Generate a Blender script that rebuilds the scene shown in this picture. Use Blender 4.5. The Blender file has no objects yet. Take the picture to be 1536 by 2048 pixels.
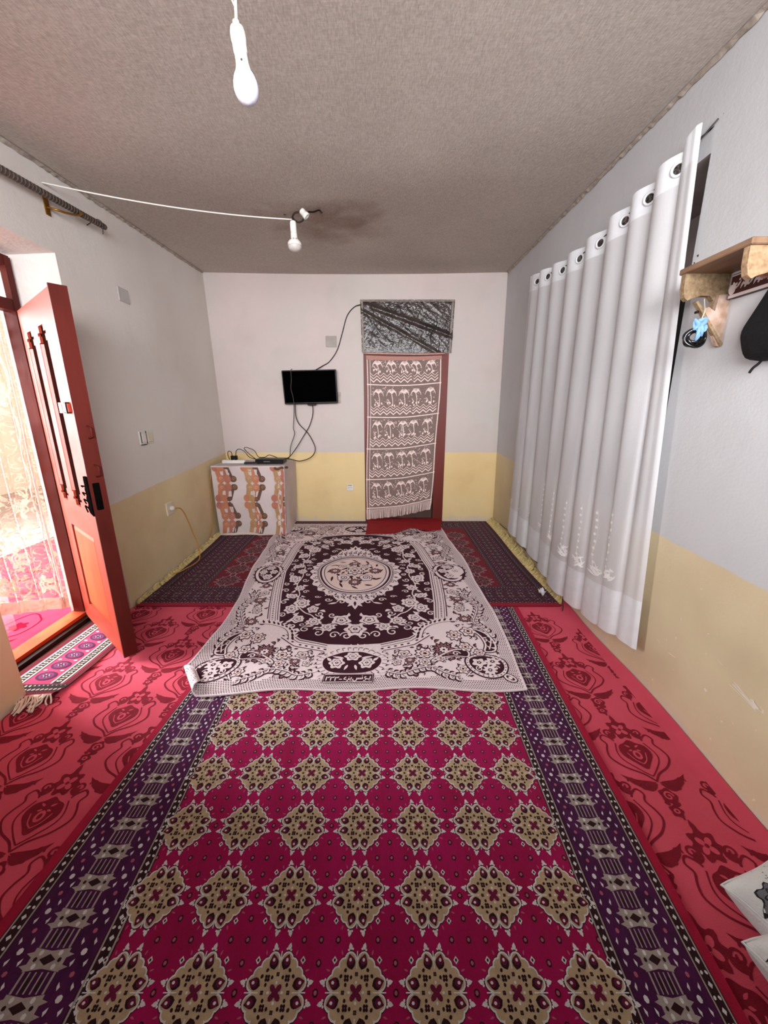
import bpy, math, random
from math import sin, cos, pi, radians, sqrt, atan2
random.seed(7)
S = bpy.context.scene
COL = S.collection

# ------------------------------------------------------------------ camera, world, light, exposure
cam_d = bpy.data.cameras.new('camera')
cam_d.sensor_fit = 'VERTICAL'; cam_d.sensor_height = 36.0
cam_d.lens = 769.0 / 2048.0 * 36.0
cam_d.clip_start = 0.02
cam = bpy.data.objects.new('camera', cam_d); COL.objects.link(cam)
cam.location = (0, 0, 1.41)
cam.rotation_euler = (radians(90 - 15.3), 0, 0)
S.camera = cam

W = bpy.data.worlds.new('daylight'); S.world = W; W.use_nodes = True
bg = W.node_tree.nodes['Background']
bg.inputs[0].default_value = (0.86, 0.93, 1.0, 1); bg.inputs[1].default_value = 1.0

def area(name, loc, target, sx, sy, power, color, spread=180):
    d = bpy.data.lights.new(name, 'AREA'); d.shape = 'RECTANGLE'
    d.size = sx; d.size_y = sy; d.energy = power; d.color = color; d.spread = radians(spread)
    o = bpy.data.objects.new(name, d); COL.objects.link(o); o.location = loc
    from mathutils import Vector
    o.rotation_euler = (Vector(target) - Vector(loc)).to_track_quat('-Z', 'Y').to_euler()
    return o
# open sky over the yard beyond the doorway, and the window in the wall behind the camera
area('yard_daylight', (-4.7, 2.1, 1.9), (1.3, 2.1, 0.3), 1.9, 2.9, 1320, (0.97, 0.97, 1.0))
area('window_daylight', (-0.1, -1.5, 1.98), (-0.1, 3.0, 1.75), 2.6, 0.95, 165, (0.98, 0.97, 1.0), 125)

S.view_settings.view_transform = 'Standard'
S.view_settings.look = 'None'
S.view_settings.gamma = 1.0
S.view_settings.use_curve_mapping = False
S.view_settings.exposure = 0.0
S.cycles.max_bounces = 8
S.cycles.diffuse_bounces = 5
S.cycles.transparent_max_bounces = 12
S.cycles.use_denoising = True

# ------------------------------------------------------------------ materials
MATS = {}
def lin(c):
    return tuple(((v / 12.92) if v <= 0.04045 else ((v + 0.055) / 1.055) ** 2.4) for v in c)

def mat(name, rgb, rough=0.7, var=0.15, scale=8.0, bump=0.0, bscale=60.0, metal=0.0, sheen=0.0,
        spec=0.3, alpha=1.0, trans=0.0, second=None, stretch=(1, 1, 1), detail=4.0, coat=0.0, bdist=0.01):
    """rgb is display (sRGB) 0..1; colour wanders by noise between rgb and `second` (or a darker rgb)"""
    if name in MATS: return MATS[name]
    m = bpy.data.materials.new(name); m.use_nodes = True
    nt = m.node_tree; N = nt.nodes; L = nt.links
    p = N['Principled BSDF']
    tc = N.new('ShaderNodeTexCoord'); mp = N.new('ShaderNodeMapping')
    mp.inputs['Scale'].default_value = stretch
    L.new(tc.outputs['Object'], mp.inputs['Vector'])
    nz = N.new('ShaderNodeTexNoise'); nz.inputs['Scale'].default_value = scale; nz.inputs['Detail'].default_value = detail
    L.new(mp.outputs[0], nz.inputs['Vector'])
    rp = N.new('ShaderNodeValToRGB'); rp.color_ramp.elements[0].position = 0.3; rp.color_ramp.elements[1].position = 0.7
    a = lin(rgb); b = lin(second) if second else tuple(v * (1 - var * 2) for v in a)
    rp.color_ramp.elements[0].color = (*b, 1); rp.color_ramp.elements[1].color = (*a, 1)
    L.new(nz.outputs['Fac'], rp.inputs['Fac']); L.new(rp.outputs['Color'], p.inputs['Base Color'])
    p.inputs['Roughness'].default_value = rough; p.inputs['Metallic'].default_value = metal
    p.inputs['Specular IOR Level'].default_value = spec
    if sheen:
        p.inputs['Sheen Weight'].default_value = sheen; p.inputs['Sheen Roughness'].default_value = 0.6
        p.inputs['Sheen Tint'].default_value = (*[min(1, v * 1.3 + .05) for v in lin(rgb)], 1)
    if coat: p.inputs['Coat Weight'].default_value = coat; p.inputs['Coat Roughness'].default_value = 0.2
    if bump:
        bn = N.new('ShaderNodeTexNoise'); bn.inputs['Scale'].default_value = bscale; bn.inputs['Detail'].default_value = 3
        L.new(mp.outputs[0], bn.inputs['Vector'])
        bp = N.new('ShaderNodeBump'); bp.inputs['Strength'].default_value = bump; bp.inputs['Distance'].default_value = bdist
        L.new(bn.outputs['Fac'], bp.inputs['Height']); L.new(bp.outputs[0], p.inputs['Normal'])
    if trans or alpha < 1:
        out = N['Material Output']; last = p.outputs[0]
        if trans:
            tr = N.new('ShaderNodeBsdfTranslucent'); L.new(rp.outputs['Color'], tr.inputs['Color'])
            mx = N.new('ShaderNodeMixShader'); mx.inputs[0].default_value = trans
            L.new(last, mx.inputs[1]); L.new(tr.outputs[0], mx.inputs[2]); last = mx.outputs[0]
        if alpha < 1:
            tp = N.new('ShaderNodeBsdfTransparent')
            mx = N.new('ShaderNodeMixShader'); mx.inputs[0].default_value = alpha
            L.new(tp.outputs[0], mx.inputs[1]); L.new(last, mx.inputs[2]); last = mx.outputs[0]
        L.new(last, out.inputs['Surface'])
    MATS[name] = m
    return m

def wall_mat(name, up, up2, low, low2, a, b):
    """two-tone painted plaster: colour break at z = a + b*y, wandering a little like a hand-painted line"""
    m = bpy.data.materials.new(name); m.use_nodes = True
    nt = m.node_tree; N = nt.nodes; L = nt.links; p = N['Principled BSDF']
    g = N.new('ShaderNodeNewGeometry'); sp = N.new('ShaderNodeSeparateXYZ'); L.new(g.outputs['Position'], sp.inputs[0])
    def noise(sc, det=4):
        n = N.new('ShaderNodeTexNoise'); n.inputs['Scale'].default_value = sc; n.inputs['Detail'].default_value = det
        L.new(g.outputs['Position'], n.inputs['Vector']); return n.outputs['Fac']
    def mth(op, x, y=None):
        n = N.new('ShaderNodeMath'); n.operation = op
        for i, v in enumerate((x, y)):
            if v is None: continue
            if isinstance(v, (int, float)): n.inputs[i].default_value = v
            else: L.new(v, n.inputs[i])
        return n.outputs[0]
    def mix(f, c1, c2):
        n = N.new('ShaderNodeMix'); n.data_type = 'RGBA'
        if isinstance(f, (int, float)): n.inputs[0].default_value = f
        else: L.new(f, n.inputs[0])
        for i, c in ((6, c1), (7, c2)):
            if isinstance(c, tuple): n.inputs[i].default_value = (*lin(c), 1)
            else: L.new(c, n.inputs[i])
        return n.outputs[2]
    def ramp(f, lo, hi):
        n = N.new('ShaderNodeMapRange'); n.inputs[1].default_value = lo; n.inputs[2].default_value = hi
        L.new(f, n.inputs[0]); return n.outputs[0]
    edge = mth('ADD', mth('MULTIPLY', sp.outputs['Y'], b), a)
    edge = mth('ADD', edge, mth('MULTIPLY', mth('SUBTRACT', noise(5.0, 2), 0.5), 0.025))
    f = ramp(mth('SUBTRACT', sp.outputs['Z'], edge), -0.004, 0.004)
    cu = mix(ramp(noise(1.1, 3), 0.35, 0.65), up, up2)
    cl = mix(ramp(noise(1.6, 5), 0.35, 0.7), low, low2)
    chips = ramp(noise(38.0, 2), 0.735, 0.765)
    foot = ramp(mth('ADD', sp.outputs['Z'], mth('MULTIPLY', noise(9.0, 5), 0.22)), 0.19, 0.12)
    cl = mix(mth('MULTIPLY', foot, 0.7), cl, (0.80, 0.76, 0.72))
    cl = mix(mth('MULTIPLY', chips, 0.8), cl, (0.90, 0.86, 0.80))
    c = mix(f, cl, cu)
    grime = ramp(noise(3.1, 6), 0.56, 0.8)
    c = mix(mth('MULTIPLY', grime, 0.10), c, (0.46, 0.40, 0.36))
    L.new(c, p.inputs['Base Color'])
    p.inputs['Roughness'].default_value = 0.62; p.inputs['Specular IOR Level'].default_value = 0.25
    bp = N.new('ShaderNodeBump'); bp.inputs['Strength'].default_value = 0.22; bp.inputs['Distance'].default_value = 0.010
    L.new(mth('ADD', noise(9.0, 6), mth('MULTIPLY', noise(90.0, 2), 0.25)), bp.inputs['Height']); L.new(bp.outputs[0], p.inputs['Normal'])
    return m

# ------------------------------------------------------------------ mesh helpers
class MB:
    def __init__(s): s.v = []; s.f = []; s.m = []; s.sm = []
    def add(s, verts, faces, mi=0, smooth=False):
        o = len(s.v); s.v += [tuple(p) for p in verts]
        for f in faces: s.f.append([o + i for i in f]); s.m.append(mi); s.sm.append(smooth)
    def quad(s, a, b, c, d, mi=0): s.add([a, b, c, d], [(0, 1, 2, 3)], mi)
    def box(s, lo, hi, mi=0, M=None):
        x0, y0, z0 = lo; x1, y1, z1 = hi
        P = [(x0, y0, z0), (x1, y0, z0), (x1, y1, z0), (x0, y1, z0), (x0, y0, z1), (x1, y0, z1), (x1, y1, z1), (x0, y1, z1)]
        if M: P = [M(*p) for p in P]
        s.add(P, [(3, 2, 1, 0), (4, 5, 6, 7), (0, 1, 5, 4), (1, 2, 6, 5), (2, 3, 7, 6), (3, 0, 4, 7)], mi)
    def rbox(s, lo, hi, r=0.005, mi=0, M=None):
        """box with chamfered edges"""
        P = []; ids = {}
        for i, sx in enumerate((0, 1)):
            for j, sy in enumerate((0, 1)):
                for k, sz in enumerate((0, 1)):
                    c = [(lo, hi)[b][q] for q, b in enumerate((sx, sy, sz))]
                    for ax in range(3):
                        q = list(c)
                        for o in range(3):
                            if o != ax: q[o] += r if (sx, sy, sz)[o] == 0 else -r
                        ids[(sx, sy, sz, ax)] = len(P); P.append(tuple(q))
        if M: P = [M(*p) for p in P]
        F = []
        for ax in range(3):
            u, w = [o for o in range(3) if o != ax]
            for sd in (0, 1):
                q = []
                for bu, bw in ((0, 0), (1, 0), (1, 1), (0, 1)):
                    t = [0, 0, 0]; t[ax] = sd; t[u] = bu; t[w] = bw; q.append(ids[(*t, ax)])
                F.append(q)
        for ax in range(3):      # edges along ax
            u, w = [o for o in range(3) if o != ax]
            for bu in (0, 1):
                for bw in (0, 1):
                    t0 = [0, 0, 0]; t0[u] = bu; t0[w] = bw; t1 = list(t0); t1[ax] = 1
                    F.append([ids[(*t0, u)], ids[(*t0, w)], ids[(*t1, w)], ids[(*t1, u)]])
        for sx in (0, 1):
            for sy in (0, 1):
                for sz in (0, 1): F.append([ids[(sx, sy, sz, a)] for a in range(3)])
        s.add(P, F, mi)
    def tube(s, pts, r, n=8, mi=0, caps=True, closed=False):
        from mathutils import Vector
        P = [Vector(p) for p in pts]; V = []; k = len(P); ref = None
        for i, p in enumerate(P):
            if closed: t = P[(i + 1) % k] - P[i - 1]
            else: t = P[min(i + 1, k - 1)] - P[max(i - 1, 0)]
            t.normalize()
            if ref is None: ref = Vector((0, 0, 1)) if abs(t.z) < 0.9 else Vector((1, 0, 0))
            a = t.cross(ref); a.normalize(); b = a.cross(t); b.normalize(); ref = b
            rr = r[i] if isinstance(r, (list, tuple)) else r
            for j in range(n):
                th = 2 * pi * j / n; V.append(p + a * (rr * cos(th)) + b * (rr * sin(th)))
        F = []
        for i in range(k if closed else k - 1):
            i2 = (i + 1) % k
            for j in range(n): F.append((i * n + j, i * n + (j + 1) % n, i2 * n + (j + 1) % n, i2 * n + j))
        if caps and not closed: F.append(list(range(n))[::-1]); F.append([(k - 1) * n + j for j in range(n)])
        s.add(V, F, mi, True)
    def lathe(s, prof, n=24, mi=0, M=None):
        V = []; F = []
        for r, z in prof:
            for j in range(n):
                th = 2 * pi * j / n; V.append((r * cos(th), r * sin(th), z))
        for i in range(len(prof) - 1):
            for j in range(n): F.append((i * n + j, i * n + (j + 1) % n, (i + 1) * n + (j + 1) % n, (i + 1) * n + j))
        F.append(list(range(n))[::-1]); F.append([(len(prof) - 1) * n + j for j in range(n)])
        if M: V = [M(*p) for p in V]
        s.add(V, F, mi, True)
    def prism(s, outline, to3, d0, d1, mi=0):
        """closed 2D outline pushed from depth d0 to d1; to3(u, v, d)"""
        n = len(outline)
        V = [to3(u, v, d0) for u, v in outline] + [to3(u, v, d1) for u, v in outline]
        F = [list(range(n)), list(range(n, 2 * n))[::-1]] + [(i, (i + 1) % n, n + (i + 1) % n, n + i) for i in range(n)]
        s.add(V, F, mi)
    def grid(s, fn, nu, nv, mi=0, smooth=True, mfn=None):
        V = [fn(i / nu, j / nv) for j in range(nv + 1) for i in range(nu + 1)]
        o = len(s.v); s.v += V
        for j in range(nv):
            for i in range(nu):
                a = o + j * (nu + 1) + i
                s.f.append([a, a + 1, a + nu + 2, a + nu + 1]); s.sm.append(smooth)
                s.m.append(mfn((i + .5) / nu, (j + .5) / nv) if mfn else mi)
    def build(s, name, mats, parent=None, origin=None):
        me = bpy.data.meshes.new(name)
        if not isinstance(mats, (list, tuple)): mats = [mats]
        o = bpy.data.objects.new(name, me)
        off = origin or (0, 0, 0)
        if parent is not None:
            o.parent = parent; off = tuple(parent['_loc']) if '_loc' in parent else wl(parent)
        vs = [(p[0] - off[0], p[1] - off[1], p[2] - off[2]) for p in s.v]
        me.from_pydata(vs, [], s.f)
        for m in mats: me.materials.append(m)
        me.polygons.foreach_set('material_index', s.m)
        me.polygons.foreach_set('use_smooth', s.sm)
        me.update()
        if parent is None: o.location = off
        COL.objects.link(o)
        return o
def wl(o):
    x = y = z = 0.0
    while o is not None:
        x += o.location.x; y += o.location.y; z += o.location.z; o = o.parent
    return (x, y, z)
def tag(o, label, cat, group=None, kind=None):
    o['label'] = label; o['category'] = cat
    if group: o['group'] = group
    if kind: o['kind'] = kind
    return o
def thing(name, label, cat, loc, group=None):
    o = bpy.data.objects.new(name, None); o.empty_display_size = 0.05; COL.objects.link(o); o.location = loc
    return tag(o, label, cat, group)
def struct(o): o['kind'] = 'structure'; return o
def crm(pts, n=6, closed=False):
    """smooth curve through points"""
    out = []; k = len(pts); rng = range(k if closed else k - 1)
    g = (lambda i: pts[i % k]) if closed else (lambda i: pts[max(0, min(k - 1, i))])
    for i in rng:
        p0, p1, p2, p3 = g(i - 1), g(i), g(i + 1), g(i + 2)
        for q in range(n):
            t = q / n
            out.append(tuple(0.5 * (2 * b + (c - a) * t + (2 * a - 5 * b + 4 * c - d) * t * t + (3 * b - a - 3 * c + d) * t ** 3)
                             for a, b, c, d in zip(p0, p1, p2, p3)))
    if not closed: out.append(tuple(pts[-1]))
    return out

class Pat:
    """woven or printed pattern drawn as thin yarn shapes lying on a surface; P(x, y, h) gives the surface point at height h"""
    def __init__(s, mb, P, step=0.00035): s.mb = mb; s.P = P; s.h = step; s.k = 0; s.tf = [(0, 0, 1, 1, 0)]
    def H(s, L):                                  # crossing yarns never share a plane
        s.k = (s.k + 1) % 61; return L * s.h + s.k * 4e-6
    def push(s, cx=0, cy=0, sx=1, sy=None, ang=0): s.tf.append((cx, cy, sx, sx if sy is None else sy, ang))
    def pop(s): s.tf.pop()
    def w(s, p):
        x, y = p
        for cx, cy, sx, sy, a in reversed(s.tf):
            x, y = x * sx, y * sy
            if a: x, y = x * cos(a) - y * sin(a), x * sin(a) + y * cos(a)
            x += cx; y += cy
        return x, y
    def poly(s, pts, m, L=1):
        h = s.H(L); V = [s.P(*s.w(p), h) for p in pts]
        s.mb.add(V, [list(range(len(V)))], m)
    def star(s, pts, m, L=1, rings=4, c=None):
        n = len(pts)
        if c is None: c = (sum(p[0] for p in pts) / n, sum(p[1] for p in pts) / n)
        h = s.H(L); V = [s.P(*s.w(c), h)]; F = []
        for k in range(1, rings + 1):
            t = k / rings
            V += [s.P(*s.w((c[0] + (p[0] - c[0]) * t, c[1] + (p[1] - c[1]) * t)), h) for p in pts]
        for j in range(n): F.append((0, 1 + j, 1 + (j + 1) % n))
        for k in range(rings - 1):
            a = 1 + k * n; b = a + n
            for j in range(n): F.append((a + j, b + j, b + (j + 1) % n, a + (j + 1) % n))
        s.mb.add(V, F, m)
    def line(s, pts, wd, m, L=1, closed=False, taper=False):
        k = len(pts)
        if k < 2: return
        A = []
        for i in range(k):
            if closed: t = (pts[(i + 1) % k][0] - pts[i - 1][0], pts[(i + 1) % k][1] - pts[i - 1][1])
            else: t = (pts[min(i + 1, k - 1)][0] - pts[max(i - 1, 0)][0], pts[min(i + 1, k - 1)][1] - pts[max(i - 1, 0)][1])
            l = sqrt(t[0] ** 2 + t[1] ** 2) or 1
            h = wd / 2 * ((1 - 0.8 * i / (k - 1)) if taper else 1)
            nx, ny = -t[1] / l * h, t[0] / l * h
            A.append((pts[i][0] + nx, pts[i][1] + ny)); A.append((pts[i][0] - nx, pts[i][1] - ny))
        h = s.H(L); V = [s.P(*s.w(p), h) for p in A]
        F = [(2 * i, 2 * i + 1, 2 * ((i + 1) % k) + 1, 2 * ((i + 1) % k)) for i in range(k if closed else k - 1)]
        s.mb.add(V, F, m)
    def ell(s, cx, cy, rx, ry, m, L=1, a=0, n=12):
        s.poly([(cx + rx * cos(t) * cos(a) - ry * sin(t) * sin(a), cy + rx * cos(t) * sin(a) + ry * sin(t) * cos(a))
                for t in [2 * pi * i / n for i in range(n)]], m, L)
    def lobed(s, cx, cy, r, n, m, L=1, amp=0.16, a=0, res=5):
        k = n * res
        s.poly([(cx + r * (1 + amp * cos(n * t)) * cos(t + a), cy + r * (1 + amp * cos(n * t)) * sin(t + a)) for t in [2 * pi * i / k for i in range(k)]], m, L)
    def leaf(s, x0, y0, x1, y1, wd, m, L=1, bend=0.0):
        dx, dy = x1 - x0, y1 - y0; A = []; B = []
        for i in range(7):
            t = i / 6; o = bend * sin(pi * t); q = wd * sin(pi * t ** 0.8) / 2
            cx, cy = x0 + dx * t - dy * o, y0 + dy * t + dx * o; l = sqrt(dx * dx + dy * dy) or 1
            A.append((cx - dy / l * q, cy + dx / l * q)); B.append((cx + dy / l * q, cy - dx / l * q))
        s.poly(A + B[::-1][1:-1], m, L)
    def spiral(s, cx, cy, r, turns, a0, wd, m, L=1, dirn=1):
        k = int(14 * turns) + 2
        s.line([(cx + r * (1 - 0.85 * i / (k - 1)) * cos(a0 + dirn * 2 * pi * turns * i / (k - 1)), cy + r * (1 - 0.85 * i / (k - 1)) * sin(a0 + dirn * 2 * pi * turns * i / (k - 1))) for i in range(k)], wd, m, L)

# ------------------------------------------------------------------ room shell
DB = 4.70                                   # back wall
def xl(y, z): return -(1.91 + 0.055 * z / 2.81) + 0.04 * (4.7 - y)
def xr(y, z): return 1.385 - 0.045 * z / 2.81 - 0.022 * (4.7 - y)
def zc(x, y): return 2.815 - (4.7 - y) * (0.047 - 0.006 * x)
Y0 = -0.45
m_wl = wall_mat('plaster_left', (0.86, 0.84, 0.815), (0.83, 0.80, 0.775), (0.88, 0.81, 0.65), (0.80, 0.72, 0.56), 0.66, 0.045)
m_wb = wall_mat('plaster_back', (0.76, 0.735, 0.71), (0.795, 0.735, 0.72), (0.88, 0.79, 0.59), (0.85, 0.74, 0.53), 0.874, 0.0)
m_wr = wall_mat('plaster_right', (0.76, 0.765, 0.77), (0.73, 0.73, 0.735), (0.85, 0.80, 0.66), (0.78, 0.71, 0.58), 0.79, 0.018)
m_rev = mat('white_plaster', (0.88, 0.85, 0.83), 0.7, 0.06, 6, 0.3, 40)
m_dark = mat('dark_recess', (0.07, 0.06, 0.06), 0.8, 0.2)

NYA, NYB, NZA, NZB = 1.828, 3.70, 0.92, 2.372     # niche in the right wall
DYA, DYB, DZ = 1.612, 2.490, 2.252                # doorway in the left wall

def wall_patch(mb, fx, ya, yb, za, zb, n=8):
    top = (lambda y: zc(fx(y, 2.7), y) + 0.01) if zb is None else (lambda y: zb)
    mb.grid(lambda u, v: (fx(ya + (yb - ya) * u, za + (top(ya + (yb - ya) * u) - za) * v), ya + (yb - ya) * u, za + (top(ya + (yb - ya) * u) - za) * v), n, n)

# left wall with splayed doorway
mb = MB()
wall_patch(mb, xl, Y0, DYA, 0, None); wall_patch(mb, xl, DYB, DB + 0.02, 0, None); wall_patch(mb, xl, DYA, DYB, DZ, None)
FX = -2.06                                        # plane of the door frame
fa, fb = 1.655, 2.405
def rev(y, z): return (xl(y, z), y, z)
mb.quad(rev(DYB, 0), (FX - .12, fb, 0), (FX - .12, fb, 2.21), rev(DYB, DZ), 1)
mb.quad(rev(DYA, 0), (FX - .12, fa, 0), (FX - .12, fa, 2.21), rev(DYA, DZ), 1)
mb.quad(rev(DYA, DZ), (FX - .12, fa, 2.21), (FX - .12, fb, 2.21), rev(DYB, DZ), 1)
for (ya, yb, za, zb) in ((Y0, fa, 0, 2.9), (fb, 5.2, 0, 2.9), (fa, fb, 2.21, 2.9)):
    mb.quad((FX - .12, ya, za), (FX - .12, yb, za), (FX - .12, yb, zb), (FX - .12, ya, zb), 1)
struct(mb.build('wall_left', [m_wl, m_rev]))

# back wall
mb = MB()
def wb_patch(x0, x1, z0, z1):
    mb.grid(lambda u, v: (x0 + (x1 - x0) * u, DB, z0 + ((zc(x0 + (x1 - x0) * u, DB) + 0.01 if z1 is None else z1) - z0) * v), 6, 6)
DX0, DX1, DH = -0.235, 0.738, 2.53
wb_patch(-2.0, DX0, 0, None); wb_patch(DX1, 1.42, 0, None); wb_patch(DX0, DX1, DH, None)
for a, b in (((DX0, 0), (DX0, DH)), ((DX1, 0), (DX1, DH)), ((DX0, DH), (DX1, DH))):
    mb.quad((a[0], DB, a[1]), (b[0], DB, b[1]), (b[0], DB + .25, b[1]), (a[0], DB + .25, a[1]), 1)
struct(mb.build('wall_back', [m_wb, m_rev]))

# right wall with niche
mb = MB()
wall_patch(mb, xr, Y0, NYA, 0, None); wall_patch(mb, xr, NYB, DB + .02, 0, None)
wall_patch(mb, xr, NYA, NYB, 0, NZA); wall_patch(mb, xr, NYA, NYB, NZB, None)
m_nich = mat('niche_plaster', (0.74, 0.69, 0.67), 0.8, 0.2, 5)
ND = 0.34
A, B = (NYA, NYB)
mb.quad((xr(A, NZA), A, NZA), (xr(B, NZA), B, NZA), (1.3 + ND, B, NZA), (1.3 + ND, A, NZA), 1)
mb.quad((xr(A, NZB), A, NZB), (xr(B, NZB), B, NZB), (1.3 + ND, B, NZB), (1.3 + ND, A, NZB), 1)
for y in (A, B): mb.quad((xr(y, NZA), y, NZA), (1.3 + ND, y, NZA), (1.3 + ND, y, NZB), (xr(y, NZB), y, NZB), 1)
mb.quad((1.3 + ND, A, NZA), (1.3 + ND, B, NZA), (1.3 + ND, B, NZB), (1.3 + ND, A, NZB), 1)
P = Pat(mb, lambda y, z, h: (xr(y, z) - .0012 - h, y, z)); rr = random.Random(2)
for (ya, za, yb, zb_, w_, n_) in ((1.227, .413, 1.094, .390, .004, 6), (1.536, .319, 1.493, .324, .004, 1), (1.290, .456, 1.269, .452, .003, 1), (1.618, .336, 1.596, .329, .003, 1), (1.15, .405, 1.10, .393, .007, 3)):
    for k in range(n_):
        o = rr.uniform(-.012, .012) if n_ > 1 else 0
        P.line(crm([(ya - rr.uniform(0, .03) * (n_ > 1), za + o), ((ya + yb) / 2, (za + zb_) / 2 + o * .7), (yb + rr.uniform(0, .03) * (n_ > 1), zb_ + o * .5)], 4), w_ * rr.uniform(.5, 1), 2, 1)
P.ell(1.314, .302, .008, .006, 2, 1, .4, 8)
struct(mb.build('wall_right', [m_wr, m_nich, mat('bare_plaster', (0.93, 0.89, 0.82), 0.8, 0.05)]))

# wall behind the camera with its window opening
mb = MB()
for (x0, x1, z0, z1) in ((-1.9, -1.3, 0, 2.62), (1.1, 1.4, 0, 2.62), (-1.3, 1.1, 0, 1.46), (-1.3, 1.1, 2.45, 2.62)):
    mb.box((x0, Y0 - .40, z0), (x1, Y0, z1))  # unseen; thickness and high sill shaped to keep light off the near floor
struct(mb.build('wall_near', [mat('dark_low_bounce', (0.22, 0.16, 0.13), 0.8, 0.2, 6, stretch=(1, 1, .2))]))  # dark colour made up to cut bounce onto the near floor

# ceiling: stretched grey-brown cloth
def ceil_mat():
    m = bpy.data.materials.new('ceiling_cloth'); m.use_nodes = True
    nt = m.node_tree; N = nt.nodes; L = nt.links; p = N['Principled BSDF']
    g = N.new('ShaderNodeNewGeometry')
    def noise(sc, det, st):
        mp = N.new('ShaderNodeMapping'); mp.inputs['Scale'].default_value = st; L.new(g.outputs['Position'], mp.inputs['Vector'])
        n = N.new('ShaderNodeTexNoise'); n.inputs['Scale'].default_value = sc; n.inputs['Detail'].default_value = det
        L.new(mp.outputs[0], n.inputs['Vector']); return n.outputs['Fac']
    def ramp(f, a, b, c0, c1):
        r = N.new('ShaderNodeValToRGB'); r.color_ramp.elements[0].position = a; r.color_ramp.elements[1].position = b
        r.color_ramp.elements[0].color = (*lin(c0), 1); r.color_ramp.elements[1].color = (*lin(c1), 1); L.new(f, r.inputs[0]); return r.outputs[0]
    def mul(a, b, f=1.0):
        n = N.new('ShaderNodeMix'); n.data_type = 'RGBA'; n.blend_type = 'MULTIPLY'; n.inputs[0].default_value = f
        L.new(a, n.inputs[6]); L.new(b, n.inputs[7]); return n.outputs[2]
    c = ramp(noise(1.3, 4, (1, 1, 1)), 0.35, 0.7, (0.77, 0.735, 0.70), (0.82, 0.79, 0.755))
    c = mul(c, ramp(noise(170, 3, (1.0, 0.22, 1)), 0.38, 0.62, (0.92, 0.915, 0.91), (1, 1, 1)))
    c = mul(c, ramp(noise(140, 2, (0.25, 1.2, 1)), 0.4, 0.6, (0.95, 0.945, 0.94), (1, 1, 1)))
    # brown damp stain round the lamp hook
    v = N.new('ShaderNodeVectorMath'); v.operation = 'DISTANCE'; v.inputs[1].default_value = (-0.42, 3.35, 2.76); L.new(g.outputs['Position'], v.inputs[0])
    ad = N.new('ShaderNodeMath'); ad.operation = 'MULTIPLY_ADD'; L.new(noise(4, 5, (1, 1, 1)), ad.inputs[0]); ad.inputs[1].default_value = 0.9; L.new(v.outputs['Value'], ad.inputs[2])
    c = mul(c, ramp(ad.outputs[0], 0.55, 0.95, (0.80, 0.75, 0.72), (1, 1, 1)))
    L.new(c, p.inputs['Base Color']); p.inputs['Roughness'].default_value = 0.9; p.inputs['Specular IOR Level'].default_value = 0.1
    bp = N.new('ShaderNodeBump'); bp.inputs['Strength'].default_value = 0.4; bp.inputs['Distance'].default_value = 0.004
    L.new(noise(170, 3, (1.0, 0.25, 1)), bp.inputs['Height']); L.new(bp.outputs[0], p.inputs['Normal'])
    return m
mb = MB()
def cgrid(u, v):
    y = Y0 + (DB - Y0 + .01) * v; x0, x1 = xl(y, 2.75) - .01, xr(y, 2.75) + .01
    x = x0 + (x1 - x0) * u
    return (x, y, zc(x, y) - 0.012 * sin(pi * u) * (1 + 0.6 * sin(3 * y)))
mb.grid(cgrid, 24, 30)
struct(mb.build('ceiling', [ceil_mat()]))
# ragged cloth hem where the ceiling cloth meets the side walls
m_hem = mat('cloth_hem', (0.70, 0.65, 0.60), 0.9, 0.25, 30)
for side, fx, nm in ((1, xr, 'trim_1'), (-1, xl, 'trim_2')):
    mb = MB(); rr = random.Random(3 + side)
    n = 150; pts = []
    for i in range(n + 1):
        y = 0.9 + (DB - .03 - 0.9) * i / n
        z = zc(fx(y, 2.7), y); pts.append((y, z, 0.012 + 0.010 * rr.random()))
    for i in range(n):
        y, z, d = pts[i]; y2, z2, d2 = pts[i + 1]
        mb.quad((fx(y, z) - side * .004, y, z - d), (fx(y2, z2) - side * .004, y2, z2 - d2), (fx(y2, z2) - side * .018, y2, z2 - .004), (fx(y, z) - side * .018, y, z - .004))
    struct(mb.build(nm, [m_hem]))

mb = MB(); mb.box((-2.3, Y0 - .1, -.06), (1.75, 5.05, -0.002))
struct(mb.build('floor', [mat('floor_cement', (0.45, 0.42, 0.40), 0.9, 0.15)]))

# yard outside the left doorway: ledge and a pale wall
mb = MB(); mb.box((-6.6, .2, -.2), (-2.18, 7.6, -0.004)); struct(mb.build('floor_porch', [mat('porch_cement', (0.66, 0.60, 0.56), 0.9)]))
mb = MB(); mb.box((-6.5, 3.0, -.2), (-6.35, 7.6, 3.2)); mb.box((-6.4, 7.4, -.2), (-2.3, 7.55, 3.2))
struct(mb.build('wall_yard', [mat('yard_wall', (0.93, 0.86, 0.76), 0.9, 0.08, 3)]))

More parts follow.
